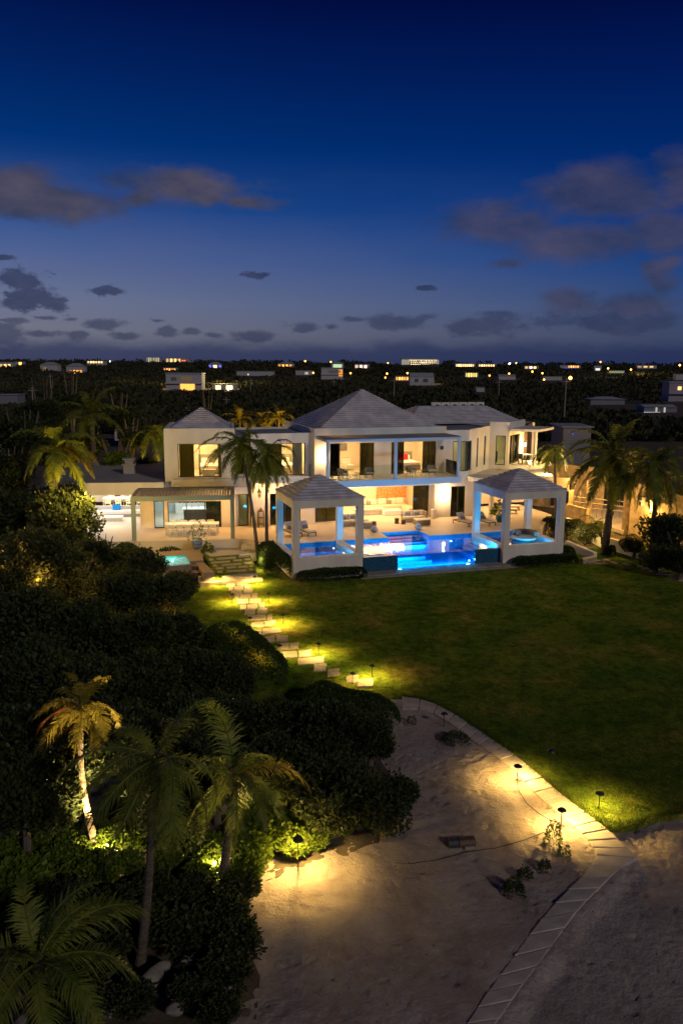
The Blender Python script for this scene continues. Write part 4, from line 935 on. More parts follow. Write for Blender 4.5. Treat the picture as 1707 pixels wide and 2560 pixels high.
for f,x,y,w,l in lamps:
    p=zc(f,x,y,-.6 if f is not Z6 or 'sand' not in l else -.64)
    o=place(pl,p,0,l,'path lamps')
    if 'among bright' in l: o.scale=(1.2,1.2,2.1)
    if w!=60: o.scale=(1.15,1.15,1.25)
    if w: lit.append((o,w))
    else:
        for ch in o.children:
            if ch.name.startswith('bulb_glass'):
                ch.data=ch.data.copy(); ch.data.materials[0]=X['black']


for o,w in lit:
    point((.0,.0,.43),w*LAMPK*(2.5 if w<30 else 1.9 if w!=60 else .8),LAMPY,.018,parent=o)
    if w==60: point((.0,.12,.36),w*LAMPK*.45,LAMPY,.018,parent=o)  # second, unhooded bulb added behind the lamp to brighten the leaves
# ------------------------------------------------------------------ palms
def frond(m,o,az,el,ln,rr,droop=1.0,wind=(0,0),nl=26,wid=.28,lw=2.0):
    d=Vector((math.cos(az)*math.cos(el),math.sin(az)*math.cos(el),math.sin(el))); p=Vector(o); n=12; st=ln/n; pts=[p.copy()]; ds=[d.copy()]
    for i in range(n):
        d=d+Vector((wind[0]*.06,wind[1]*.06,-.115*droop*(1+i*.09))); d.normalize(); p=p+d*st; pts.append(p.copy()); ds.append(d.copy())
    m.tube(pts,[.028*(1-.85*i/n)*ln/2.5+.004 for i in range(n+1)],4,False)
    for k in range(nl*2):
        t=.08+.92*(k/(nl*2)); i=min(int(t*n),n-1); f=t*n-i; q=pts[i].lerp(pts[i+1],f); dd=ds[i].lerp(ds[i+1],f).normalized()
        s=dd.cross(Vector((0,0,1))); 
        if s.length<.05: s=Vector((1,0,0))
        s.normalize(); up=s.cross(dd)
        if rr.random()<.07: continue
        L=ln*wid*(math.sin(PI*min(1,t*1.02)**.75)*.9+.12)*rr.uniform(.6,1.15)
        for sg in (-1,1):
            a=s*sg*.85+dd*(.45+.4*t+rr.uniform(-.12,.12))+up*rr.uniform(-.05,.3); a.normalize(); g=Vector((wind[0]*.12,wind[1]*.12,-.75*rr.uniform(.5,1.3)))
            w=dd*((L*.016+.009)*lw); e1=q+a*(L*.5)+g*(L*.12); e2=q+a*(L*.85)+g*(L*.5)
            m.f.append((m.P(q-w),m.P(q+w),m.P(e1+w*.9),m.P(e1-w*.9))); m.f.append((m.P(e1-w*.9),m.P(e1+w*.9),m.P(e2)))
def palm(label,base,top,ln,nf,seed,mt='palmleaf',droop=1.0,wind=(0,0),r0=.13,bend=.3,extra=(),els=None,nl=24,group='coconut palms round the villa',wid=.28,tm='trunk',lw=2.0):
    rr=random.Random(seed); t=thing('palm_tree',label,'palm tree',base,0,group)
    T=Vector(top)-Vector(base); m=MB(); n=22; pts=[]; rad=[]
    for i in range(n+1):
        s=i/n; p=T*s; p.x+=bend*math.sin(PI*s)*(.5); p.z=T.z*s; pts.append(p); r=r0*(1.35 if i==0 else 1.1-.45*s); rad.append(r*(1.08 if i%2 else .95))
    m.tube(pts,rad,9); m.build('trunk',tm,t)
    c=MB(); c.tube([T,T+Vector((wind[0]*.1,wind[1]*.1,.45))],[r0*.75,r0*.35],7); 
    for k in range(6): a=rr.uniform(0,6.28); c.lathe([(.02,-.1),(.09,0),(.02,.1)],tuple(T+Vector((.14*math.cos(a),.14*math.sin(a),-.1))),6)
    c.build('crownshaft','trunk',t)
    f=MB(); o=T+Vector((0,0,.25))
    for k in range(nf):
        az=k*2.39996+rr.uniform(-.25,.25); q=(k+.5)/nf; el=math.radians((els or (78,-38))[0]*(1-q)+(els or (78,-38))[1]*q+rr.uniform(-9,9))
        frond(f,o,az,el,ln*rr.uniform(.8,1.08)*(.85 if q<.15 else 1),rr,droop,wind,nl,wid,lw)
    f.build('crown',mt,t)
    for (az,el,l,m2,lab) in extra:
        g=MB(); frond(g,o,math.radians(az),math.radians(el),l,rr,droop,wind,nl+6,wid+.03,lw); x=g.build('frond',m2,t)
        if lab: x['label']=lab
    return t
def P(x,y,Y): return atY(x,y,Y)
b=G(242,2125,-.5); tp=P(203,1790,b.y+.1)
palm('floodlit small palm with a bright ringed trunk and windblown crown at lower left',b,tp,1.75,15,1,'palmgold',1.1,(-1.2,.2),.105,-.35,((178,8,1.65,'deadleaf','orange dead frond'),(165,35,1.5,'palmgold',None),(60,60,1.2,'palmgold',None),(20,5,.9,'palmgold',None)),nl=22,wid=.26,tm='trunklit',lw=1.2)
b=G(352,2410,-.5); tp=P(385,1930,b.y+.4)
palm('large dark palm in the middle of the lower left group, tall bare trunk',b,tp,2.5,22,2,'palmleaf',1.15,(-1.3,.2),.1,.1,nl=34,wid=.24,els=(66,-45),lw=.9)
b=G(556,2215,-.5); tp=P(585,1960,b.y+.1)
palm('leaning dim palm right of the lower left group, with an arching right frond',b,tp,2.15,13,3,'palmleaf',1.0,(-.7,.2),.12,.0,((10,28,2.5,'palmgold',None),(-45,25,2.0,'palmleaf',None),(95,78,2.6,'palmleaf',None)),nl=32,wid=.25,els=(66,-50),lw=.9)
b=G(60,2700,-.5); tp=P(95,2440,b.y+.1)
palm('dark palm crown filling the bottom left corner',b,tp,2.3,14,4,'palmleaf',1.0,(.3,.3),.15,.1,((40,50,2.6,'palmleaf',None),),nl=32,els=(80,-20),lw=1.15)
b=G(645,1394,-.3); tp=P(602,1120,b.y-.2)
palm('left one of the twin palms in front of the villa, slim pale trunk',b,tp,3.4,20,5,'palmleaf',1.0,(-.6,0),.12,.25,nl=26,wid=.25,els=(70,-45))
b=G(668,1392,-.3); tp=P(668,1142,b.y-.2)
palm('right one of the twin palms in front of the villa, leaning trunk',b,tp,3.0,18,6,'palmleaf',1.15,(.3,0),.12,-.1,nl=26,wid=.25,els=(68,-62))
b=G(1389,1322,-.3); tp=P(1386,1130,b.y)
palm('slim palm behind the right pavilion, small sparse crown',b,tp,2.5,11,7,'palmleaf',1.3,(-.6,0),.12,.0,((170,12,2.8,'palmleaf',None),),nl=24,els=(65,-35))
b=G(1509,1385,-.6); tp=P(1530,1150,b.y)
palm('thick coconut palm right of the right pavilion with a big drooping crown',b,tp,4.5,26,8,'palmleaf',1.05,(-.5,0),.26,.25,nl=34,wid=.24,els=(78,-42))
b=G(1626,1405,-.6); tp=P(1638,1170,b.y)
palm('coconut palm at the right beside the concrete block building',b,tp,4.0,24,9,'palmleaf',1.15,(.1,0),.19,.1,nl=32,wid=.24,els=(75,-60))
b=G(1720,1380,-.6); tp=P(1715,1210,b.y)
palm('palm cut off by the right edge of the photo',b,tp,3.2,14,10,'palmleaf',1.1,(-.3,0),.18,.1,nl=28,els=(70,-50))
b=G(1483,1352,-.6); tp=P(1488,1320,b.y)
palm('short young palm in the bed right of the right pavilion',b,tp,1.9,9,11,'palmleaf',1.6,(0,0),.1,.0,nl=22,els=(75,20))
b=P(130,1330,50); tp=P(140,1130,50)
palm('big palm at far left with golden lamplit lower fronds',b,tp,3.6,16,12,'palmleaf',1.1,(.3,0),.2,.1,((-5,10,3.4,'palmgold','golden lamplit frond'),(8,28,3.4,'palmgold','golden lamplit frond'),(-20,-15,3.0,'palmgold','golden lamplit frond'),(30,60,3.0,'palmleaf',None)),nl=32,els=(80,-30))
b=P(400,1180,72); tp=P(388,1085,72)
palm('thin pale-trunked palm behind the low roof, left of the upper block',b,tp,3.4,12,13,'palmleaf',1.3,(.4,0),.14,.2,nl=24,els=(65,-30))
b=P(235,1130,66); tp=P(230,1045,66)
palm('yellow-green palm crown rising behind the trees at left',b,tp,3.6,16,14,'palmleaf',.9,(0,0),.2,0,nl=26,els=(85,0))
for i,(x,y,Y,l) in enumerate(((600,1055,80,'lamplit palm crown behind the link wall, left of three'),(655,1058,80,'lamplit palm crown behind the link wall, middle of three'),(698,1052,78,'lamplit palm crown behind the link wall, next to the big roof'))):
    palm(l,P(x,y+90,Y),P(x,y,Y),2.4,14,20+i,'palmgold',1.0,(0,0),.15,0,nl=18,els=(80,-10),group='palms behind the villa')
# ------------------------------------------------------------------ broad-leaved trees and shrubs
def crown_mesh(name,n,r,ls,mt,seed,flat=.75,lobes=9,core=.62,asp=.75,rough=1.0):
    rr=random.Random(seed); m=MB(); lb=[]
    for k in range(lobes):
        a=rr.uniform(0,6.28); q=rr.uniform(.25,.62); lb.append((Vector((q*math.cos(a),q*math.sin(a),rr.uniform(-.3,.45)))*r,r*rr.uniform(.32,.55)))
    lb.append((Vector((0,0,.1*r)),r*.62))
    for _ in range(46):      # twigs reaching out of the crown
        c,R=rr.choice(lb); d=Vector((rr.gauss(0,1),rr.gauss(0,1),abs(rr.gauss(0,1))+.2)).normalized(); o_=c+d*R*rr.uniform(1.0,1.3); o_.z*=flat
        for _ in range(11): leaf(m,o_+Vector((rr.gauss(0,1),rr.gauss(0,1),rr.gauss(0,1)))*r*.05,(d+Vector((rr.uniform(-1,1),rr.uniform(-1,1),rr.uniform(-.6,1)))),ls*rr.uniform(.6,1.2),asp,rr)
    for _ in range(n):
        c,R=rr.choice(lb); d=Vector((rr.gauss(0,1),rr.gauss(0,1),rr.gauss(0,1))).normalized(); k=rr.uniform(.72,1.06)**rough
        p=c+d*R*k; p.z*=flat
        g=(d+Vector((rr.uniform(-.8,.8),rr.uniform(-.8,.8),rr.uniform(-.2,.9)))).normalized(); leaf(m,p,g,ls*rr.uniform(.6,1.25),asp,rr)
    me_o=m.build(name,mt)
    return me_o
PR={}
def proto_tree(key,n,r,ls,mt,seed,**k):
    o=crown_mesh('crown',n,r,ls,mt,seed,**k); PR[key]=(o,r); return o
def trunk_mesh(seed):
    rr=random.Random(seed); m=MB(); m.tube([(0,0,-1),(.05,0,-.3),(0,.05,.1)],[.16,.12,.09],7)
    for k in range(5): a=k*1.3+rr.random(); m.tube([(0,0,-.35),(.35*math.cos(a),.35*math.sin(a),0),(.7*math.cos(a),.7*math.sin(a),.35)],[.08,.05,.02],5)
    o=m.build('trunk','bark'); return o
for i in range(4): proto_tree('t%d'%i,7500,2.2,.2,'leafdark',50+i,lobes=12)
TR=trunk_mesh(4)
used=set()
def tree(label,px,py,z,rp,key,kind='tree',cat='tree',group=None,name='broadleaf_tree',sz=1,zb=-.6,Y=None,rot=None):
    c=G(px,py,z) if Y is None else atY(px,py,Y); dist=(c-Vector((0,0,H))).length; R=rp*dist/FL; o,r=PR[key]; s=R/r
    t=thing(name,label,cat,(c.x,c.y,zb),0,group)
    k=o.copy(); COL.objects.link(k); k.parent=t; k.location=(0,0,c.z-zb); k.scale=(s,s,s*sz); k.rotation_euler=(0,0,rnd.uniform(0,6) if rot is None else rot); k.name='crown'
    h=c.z-zb; q=TR.copy(); COL.objects.link(q); q.parent=t; q.location=(0,0,h); q.scale=(s*1.3,s*1.3,max(.3,h)); q.name='trunk'
    return t
GT='broad-leaved trees massed left of the stepping path'
TT=[(40,1290,2.6,105,0),(150,1310,3.0,95,1),(255,1390,2.4,66,2),(130,1270,3.2,75,1),(330,1400,2.1,48,0),(350,1425,2.0,72,3),(60,1420,2.4,110,1),(190,1440,2.0,100,2),(310,1490,1.8,85,0),(420,1490,1.4,78,1),(40,1560,2.0,120,2),(180,1580,1.8,115,3),(320,1600,1.5,100,1),(435,1580,1.2,80,2),(60,1700,1.8,125,0),(210,1720,1.6,120,1),(350,1710,1.4,105,3),(470,1680,1.0,85,0),(445,1470,.2,48,1),(365,1440,.5,55,3),(560,1700,.8,80,1),(60,1870,1.6,130,3),(210,1880,1.5,120,0),(360,1850,1.3,115,2),(490,1800,1.1,105,3),(610,1800,.9,95,2),(720,1810,.8,85,0),(540,1930,1.0,110,1),(680,1920,.9,110,3),(60,2020,1.2,120,1),(450,2030,.6,110,0)]
for x,y,z,rp,k in TT: tree('dark broad-leaved tree in the mass left of the stepping path',x,y,z,rp,'t%d'%k,group=GT)
for x,y,z,rp,k,l in ((820,1850,.8,100,1,'dark rounded bush just below the low hedge, left part'),(925,1850,.7,85,2,'dark rounded bush at the top right of the mass, beside the sand'),(830,1985,.7,125,3,'big dark bush above the bright leaves at the sand edge'),(960,2010,.5,95,0,'dark bush bulging farthest out over the sand')):
    tree(l,x,y,z,rp,'t%d'%k,name='rounded_bush',cat='bush')
# clipped hedges
def hedge(label,pts,w,h,seed,mt='hedge',n=9000,ls=.09,zb=-.62,name='hedge',top=.0):
    rr=random.Random(seed); pts=[Vector((p[0],p[1],0)) for p in pts]; cum=[0]
    for a,b in zip(pts,pts[1:]): cum.append(cum[-1]+(b-a).length)
    L=cum[-1]; m=MB()
    def at(s):
        s=min(max(s,0),L)
        for i in range(len(pts)-1):
            if s<=cum[i+1]+1e-6: t=(s-cum[i])/(cum[i+1]-cum[i]); d=(pts[i+1]-pts[i]).normalized(); return pts[i].lerp(pts[i+1],t),Vector((-d.y,d.x,0))
    for _ in range(n):
        s=rr.uniform(0,L); p,nn=at(s); e=min(1,min(s,L-s)/(w*.5)); e=math.sqrt(max(0,1-(1-e)**2))
        a=rr.uniform(0,PI); wob=1+.12*noise.noise((s*.9+seed,a,seed)); k=rr.uniform(.88,1.02)*wob
        cx=math.cos(a); cz=math.sin(a); cx=math.copysign(abs(cx)**.6,cx); cz=cz**.6
        q=p+nn*(cx*w*.5*k*(.35+.65*e)); q.z=zb+cz*h*k*(.45+.55*e)
        g=(nn*cx+Vector((rr.uniform(-.7,.7),rr.uniform(-.7,.7),cz+rr.uniform(-.4,.6)))).normalized(); leaf(m,q,g,ls*rr.uniform(.7,1.3),.6,rr)
    o=m.build(name,mt); c=pts[0].lerp(pts[-1],.5); tag(o,label,'hedge'); return o
g=lambda x,y,z=-.6: G(x,y,z)
hedge('tall rounded clipped shrub beside the stepping stones',[g(552,1582,0),g(612,1645,0),g(667,1692,0)],2.6,1.35,1,n=14000,ls=.08)
hedge('low clipped hedge curving along the end of the stepping path',[g(760,1725,0),g(850,1745,0),g(985,1788,0)],1.5,.95,2,n=12000,ls=.08)
hedge('low dark hedge at the foot of the left pavilion front',[MW(.1,-.75),MW(4.5,-.75)],1.1,.62,3,n=6000,ls=.1)
hedge('tall rounded hedge along the left side of the left pavilion',[MW(-.75,4.6),MW(-.75,1.6),MW(-.5,.2)],1.3,1.5,4,n=9000,ls=.1)
hedge('low dark hedge at the foot of the right pavilion front',[MW(14.7,-1.35),MW(19.4,-1.3)],1.1,.6,5,n=6000,ls=.1)
hedge('dark hedge beside the right pavilion and its steps',[MW(19.6,-.6),MW(19.4,.7)],1.0,.8,6,n=3000,ls=.1)
hedge('loose flowering shrubs behind the steps right of the right pavilion',[g(1360,1335),g(1420,1350),g(1490,1368)],2.0,1.5,7,n=9000,ls=.13,mt='leafdark')
hedge('small clipped hedge just right of the thick palm',[g(1515,1385),g(1530,1390)],.8,.7,8,n=1500,ls=.1)
hedge('green hedge below the wing terrace beside the big trees',[LW(-1.2,-5.6)[:2],LW(.5,-5.7)[:2]],1.4,1.3,11,n=4000,ls=.12)
for i in range(2): proto_tree('s%d'%i,5000,1.5,.15,'leafdark',80+i,lobes=8)
for i in range(2): proto_tree('d%d'%i,3000,1.0,.14,'leafdark',120+i,lobes=8,flat=.6,rough=2)
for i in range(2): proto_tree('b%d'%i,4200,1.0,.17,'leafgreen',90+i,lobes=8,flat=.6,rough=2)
for x,y,z,rp,k,l,Y in ((1680,1345,1.2,75,'s0','dark leafy shrub at the right edge below the block building',None),(1640,1395,.4,45,'s1','rounded shrub at the foot of the right palm',None),(1700,1410,.4,50,'s0','low shrub at the right edge above the path slabs',None),(1585,1365,.3,32,'s1','small round shrub beside the end of the stepped wall',None)):
    tree(l,x,y,z,rp,k,name='shrub',cat='shrub')
# foreground shrubs at lower left, catching the garden lights
GS='leafy ground shrubs under the lower left palms'
for i,(x,y,rp) in enumerate(((90,2110,70),(170,2150,65),(60,2200,80),(255,2170,55),(320,2160,60),(150,2250,80),(260,2270,80),(380,2220,70),(430,2140,60),(470,2230,60),(370,2310,80),(520,2120,55),(500,2180,45),(600,2170,60),(560,2270,70),(620,2120,60),(250,2085,50),(310,2075,60),(370,2090,60),(190,2090,50),(470,2330,80),(590,2350,70),(560,2430,70),(250,2380,85),(120,2360,90),(690,2080,65),(650,2060,60),(720,2130,60),(790,2110,55),(760,2060,60),(840,2060,50),(700,2030,60),(770,2010,60),(660,2000,60),(610,2220,45),(20,2300,90),(180,2480,90),(330,2500,70),(470,2480,60),(550,2530,55),(20,2130,70))):
    near=x>650 and y>2100
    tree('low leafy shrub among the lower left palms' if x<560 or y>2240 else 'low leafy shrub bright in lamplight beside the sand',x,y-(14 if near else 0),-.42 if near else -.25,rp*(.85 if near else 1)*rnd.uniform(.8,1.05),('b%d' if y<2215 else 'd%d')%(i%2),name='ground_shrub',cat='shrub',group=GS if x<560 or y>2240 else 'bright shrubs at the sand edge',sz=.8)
# plants in the sand
for i,(x,y,r,h,n,l) in enumerate(((330+60,320,.55,.38,800,'dark spreading shrub on the sand beside the unlit lamp'),(162,235,.18,.45,150,'small upright sprig on the sand near the hedge'),(895,850,.26,.75,420,'tall leafy weed lit by the lamp on the sand'),(850,985,.16,.3,180,'small tuft below the lit weed on the sand'),(750,1030,.2,.36,220,'small tuft left of the lit weed on the sand'),(690,1105,.28,.42,500,'dense dark tuft on the sand, lowest of the tufts'),(950,920,.16,.45,160,'sprig right of the lit weed, by the pavers'))):
    bush('sand_plant',l,'plant',G(*Z6(x,y),-.66),n,r,h,.085,'leafgreen' if i in (2,6) else 'leafdark',200+i)
# rocks at lower left
for i,(x,y,r,l) in enumerate(((385,2440,.3,'pale elongated rock under the middle palm'),(475,2395,.16,'small pale rock right of the palm trunk'),(435,2475,.18,'grey rock at the bottom left, upper one'),(495,2478,.13,'small round rock near the sand edge at lower left'),(440,2520,.2,'grey rock at the bottom left, lowest'),(285,2525,.16,'reddish rock at the bottom left'),(560,2455,.2,'pale rock at the sand edge'),(395,2120,.14,'small pale rock between the palms'))):
    import bmesh
    bm=bmesh.new(); bmesh.ops.create_icosphere(bm,subdivisions=3,radius=r)
    for v in bm.verts: v.co*=1+.35*noise.noise(v.co*(3/r*.3)+Vector((i*7,0,0))); v.co.x*=.6 if i==0 else 1.1; v.co.y*=1.5 if i==0 else .9; v.co.z*=.6
    me=bpy.data.meshes.new('rock'); bm.to_mesh(me); bm.free(); o=bpy.data.objects.new('rock',me); COL.objects.link(o); me.materials.append(X['rock']); o.location=G(x,y,-.38); o.rotation_euler=(0,0,-.5 if i==0 else i); tag(o,l,'rock')
# uplights
def uplight(x,y,w,l,tgt):
    b=G(x,y,-.5); t=thing('spotlight',l,'lamp',b); MB().tube([(0,0,-.05),(0,0,.15)],.015,6).build('spike','black',t)
    d=(Vector(tgt)-b).normalized(); o=MB().lathe([(.03,-.08),(.05,-.06),(.055,.06),(.045,.05)],n=10).build('housing','black',t); o.location=(0,0,.2); o.rotation_euler=d.to_track_quat('Z','Y').to_euler()
    q=MB().lathe([(.04,.0),(.042,.02)],n=10).build('lens',glow('spot_glow',(1,.75,.35),30),t); q.location=Vector((0,0,.2))+d*.05; q.rotation_euler=o.rotation_euler
    s=bpy.data.lights.new('spot_bulb','SPOT'); s.energy=w*34; s.color=(1,.66,.26); s.spot_size=math.radians(70); s.spot_blend=.6; s.shadow_soft_size=.03
    so_=bpy.data.objects.new('spot_bulb',s); COL.objects.link(so_); so_.location=b+Vector((0,0,.2))+d*.1; so_.rotation_euler=(-d).to_track_quat('Z','Y').to_euler()
    point(b+Vector((0,0,.4)),w*.14,(1,.66,.26),.03)
point(MW(-1.6,2.6,.1),16,(1,.68,.25),.1,name='garden_or_fill_bulb')  # extra bulb without a fixture, added to brighten the twin palms
uplight(272,2150,150,'ground spotlight at the foot of the floodlit palm',P(200,1790,19.6))
uplight(537,2190,70,'bare ground spotlight glaring at the foot of the leaning palm',P(600,1950,18.3))
# lamplight inside the left trees and behind the villa
for x,y,Y,w in ((3,1405,38,14),(95,1448,37.2,10),(108,1432,37,8),(150,1490,35.5,9),(205,1455,36.5,8),(300,1480,38.5,7),(370,1465,39,7),(430,1540,36.5,5),(4,1330,41.5,14),(60,1380,39,8),(215,1400,40,9),(250,1345,43,9)):
    point(P(x,y,Y),w*1.0,(1,.45,.1),.1,name='garden_or_fill_bulb')
for x,y,Y,w in ((222,1228,47,330),(270,1170,66,160),(370,1170,70,110),(290,1230,64,60),(610,1090,76,180),(690,1085,76,130),(1370,1180,64,90),(1450,1330,58,30)):
    point(P(x,y,Y),w*.8,(1,.6,.1) if x<1300 else (1,.65,.2),.2,name='garden_or_fill_bulb')
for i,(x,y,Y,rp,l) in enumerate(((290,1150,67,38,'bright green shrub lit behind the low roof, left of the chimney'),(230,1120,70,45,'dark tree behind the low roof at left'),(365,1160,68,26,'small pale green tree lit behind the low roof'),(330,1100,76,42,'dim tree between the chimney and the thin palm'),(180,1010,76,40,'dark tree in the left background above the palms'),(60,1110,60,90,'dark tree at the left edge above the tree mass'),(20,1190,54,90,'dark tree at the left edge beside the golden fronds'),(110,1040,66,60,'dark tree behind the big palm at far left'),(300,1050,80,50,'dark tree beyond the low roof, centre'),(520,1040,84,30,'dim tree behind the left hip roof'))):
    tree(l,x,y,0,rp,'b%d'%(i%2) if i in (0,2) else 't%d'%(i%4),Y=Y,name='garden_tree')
for o in list(PR.values()): bpy.data.objects.remove(o[0])
bpy.data.objects.remove(TR)
# the half-buried object and cable on the sand
t=thing('sand_marker','dark rounded box lying on the sand with a pale board under it','box',G(1145,2112,-.66),.15)
m=MB(); 
prof=[(-.16,0),(-.17,.12),(-.1,.2),(.02,.22),(.13,.18),(.17,.08),(.17,0)]
m.T=lambda p:(p[2],p[0],p[1]); m.prism([(a,b+.0) for a,b in prof],-.02,.46); bev(m.build('box_body','dwood',t),.02)
m=MB(); m.T=lambda p:(p[2],p[0],p[1]); m.prism([(a*.95,b*.95) for a,b in prof],-.3,-.03); m.build('dark_end','island',t)  # separate darker piece at the left end of the box
MB().box(.12,.4,-.24,-.18,0,.05).build('board','stone',t)
pts=[G(x,y,-.62) for x,y in ((890,2130),(960,2155),(1020,2160),(1090,2150),(1170,2130),(1240,2120),(1310,2100),(1360,2080))]
o=MB().tube(pts,.012,5).build('cable','rope'); tag(o,'thin cable lying across the sand past the dark box','cable')
pts=[G(*Z6(x,y),-.62) for x,y in ((708,535),(720,580),(760,640),(820,690),(870,720),(920,740))]
o=MB().tube(pts,.012,5).build('cable','rope'); tag(o,'thin cable on the sand between the two lit lamps','cable')
# right side: steps, stepped wall, path slabs
DZ=lambda x,y:(1380+x/4.795,1150+y/4.795)
for i,(q,z) in enumerate(((((350,1170),(500,1140),(530,1165),(370,1200)),-.3),(((360,1205),(500,1190),(580,1205),(430,1230)),-.5))):
    p=[G(*DZ(*k),z) for k in q]; c=sum(p,Vector())/4; m=MB(); m.prism([(k.x-c.x,k.y-c.y) for k in reversed(p)],-.3,0); o=m.build('stone_step','stone'); o.location=c; tag(o,['upper pale step beside the right pavilion','lower pale step beside the right pavilion'][i],'step')
t=thing('ramp_wall','low white sloping wall beside the steps right of the pavilion','wall',HO,AM)
a=[G(*DZ(150,1010),-.1),G(*DZ(495,1140),-.4)]
m=MB(); d=(a[1]-a[0]).normalized(); n=Vector((-d.y,d.x,0))*.35
q=[a[0],a[1],a[1]+n,a[0]+n]; m.v=[tuple(Vector((k.x,k.y,-.7))) for k in q]+[(q[0].x,q[0].y,.15),(q[1].x,q[1].y,-.25),(q[2].x,q[2].y,-.25),(q[3].x,q[3].y,.15)]; m.f=[(3,2,1,0),(4,5,6,7),(0,1,5,4),(1,2,6,5),(2,3,7,6),(3,0,4,7)]
bpy.data.objects.remove(t); o=m.build('ramp_wall','stucco'); tag(o,'low white sloping wall beside the steps right of the pavilion','wall')
for x0,x1,y in ((590,700,1195),(690,800,1232),(430,660,1238),(820,950,1250),(1010,1180,1280),(1060,1290,1305),(1150,1370,1335),(1230,1460,1370),(1370,1600,1410),(1500,1720,1450)):
    p=[G(*DZ(*k),-.56) for k in ((x0,y-8),(x1-30,y+12),(x1,y+2),(x0+40,y-17))]; c=sum(p,Vector())/4
    m=MB(); m.prism([(k.x-c.x,k.y-c.y) for k in p],-.08,0); o=m.build('path_slab','paver'); o.location=c; tag(o,'flat slab of the path skirting the lawn at the right','paving slab','slabs of the path right of the lawn')
t0=[DZ(690,930),DZ(790,1000),DZ(925,1045),DZ(1050,1100)]; 
def stepped():
    A=G(*DZ(665,1068),-.6); B=G(*DZ(1062,1195),-.6); d=(B-A); L=d.length; an=math.atan2(d.y,d.x)
    k=A.y/FL*1.03
    m=MB(); hs=(135,115,90); 
    xs=(0,.27,.62,1)
    for i in range(3): m.box(L*xs[i],L*xs[i+1],0,.25,0,hs[i]/4.795*k-[0,.0,.0][i])
    o=m.build('stepped_wall','stucco'); o.location=A; o.rotation_euler=(0,0,an); tag(o,'white garden wall stepping down to the right behind the thick palm','wall')
stepped()
# ------------------------------------------------------------------ unfinished block building at right
def block_building():
    t=thing('unfinished_building','unfinished concrete block building with open columns, lamplit, behind the right palms','building')
    def P2(x,y,Y): return P(*DZ(x,y),Y)
    for x,y0,y1,Y,w in ((222,360,535,68,.38),(430,285,605,66,.42),(885,375,720,62,.5),(1548,190,640,58,.5),(60,80,300,72,.3),(1240,190,520,62,.4)):
        a=P2(x,y1,Y); b=P2(x,y0,Y); m=MB(); m.rbox(a.x,a.y,-.6,-w/2,w/2,-w/2,w/2,a.z-1.5,b.z); m.build('column','block',t)
    def wallp(x0,x1,yt0,yt1,yb0,yb1,Y0,Y1,name,mt='block',opens=()):
        A=P2(x0,yb0,Y0); B=P2(x1,yb1,Y1); At=P2(x0,yt0,Y0).z; Bt=P2(x1,yt1,Y1).z
        d=Vector((B.x-A.x,B.y-A.y)); L=d.length; an=math.atan2(d.y,d.x); c,n=math.cos(an),math.sin(an)
        m=MB(lambda p:(A.x+c*p[0]-n*p[1],A.y+n*p[0]+c*p[1],p[2])); m.wall(0,L,min(A.z,B.z)-.8,max(At,Bt),0,.3,opens); m.build(name,mt,t); return A,B
    A,B=wallp(905,1640,380,470,885,1100,61,53,'wall',opens=())
    # dark boxes set proud; their colour stands in for shade inside window openings
    for x0,x1,y0,y1,Y in ((1020,1120,425,530,59.4),(1300,1450,390,505,56.6),(1180,1215,470,700,58.4)):
        a=P2(x0,y1,Y); b=P2(x1,y0,Y); L=(b.x-a.x); m=MB(); an=math.atan2(B.y-A.y,B.x-A.x)
        m.rbox(a.x,a.y-.1,an,0,L*1.15,-.12,.5,a.z,b.z); m.build('window','island',t)
        m=MB(); m.rbox(a.x,a.y-.1,an,.1,L*1.05,-.16,-.13,a.z+.3,a.z+.4); m.rbox(a.x,a.y-.1,an,.2,.28,-.16,-.13,a.z,b.z); m.build('timber_prop','post',t)
    wallp(150,400,530,590,690,745,66,63.5,'low_wall'); wallp(150,640,690,950,800,1010,64.5,57,'white_base','stucco')
    wallp(-400,900,60,120,560,700,76,70,'back_wall',opens=[(3,5,-.5,1.8),(8,10.5,-.5,2.2),(13,15,0,2)])
    wallp(-60,195,195,235,228,262,69,68,'beam','post')
    c=[P2(230,560,69),P2(860,720,61.5),P2(1000,600,72),P2(330,480,76)]; z=c[0].z-.6
    m=MB(); m.prism([(k.x,k.y) for k in c],z-.3,z); m.build('floor_slab','patio',t)
    rr=random.Random(3)
    for i in range(9):
        x=250+i*70; a=P2(x,rr.uniform(520,640),67); m=MB(); m.tube([a-Vector((0,0,1)),a+Vector((rr.uniform(-.2,.2),0,rr.uniform(1.5,3.2)))],.05,5); m.build('timber_prop','post',t)
    for y in (440,500,560):
        a=P2(250,y,68); b=P2(860,y+60,64); m=MB(); m.tube([a,b],.05,4); m.build('rail','post',t)
    for x,y,Y,w in ((600,330,63,260),(1150,560,58,120),(300,250,67,170),(1000,650,57,90),(1520,520,55,90)): point(P2(x,y,Y),w,(1,.52,.12),.15,name='site_bulb')
block_building()
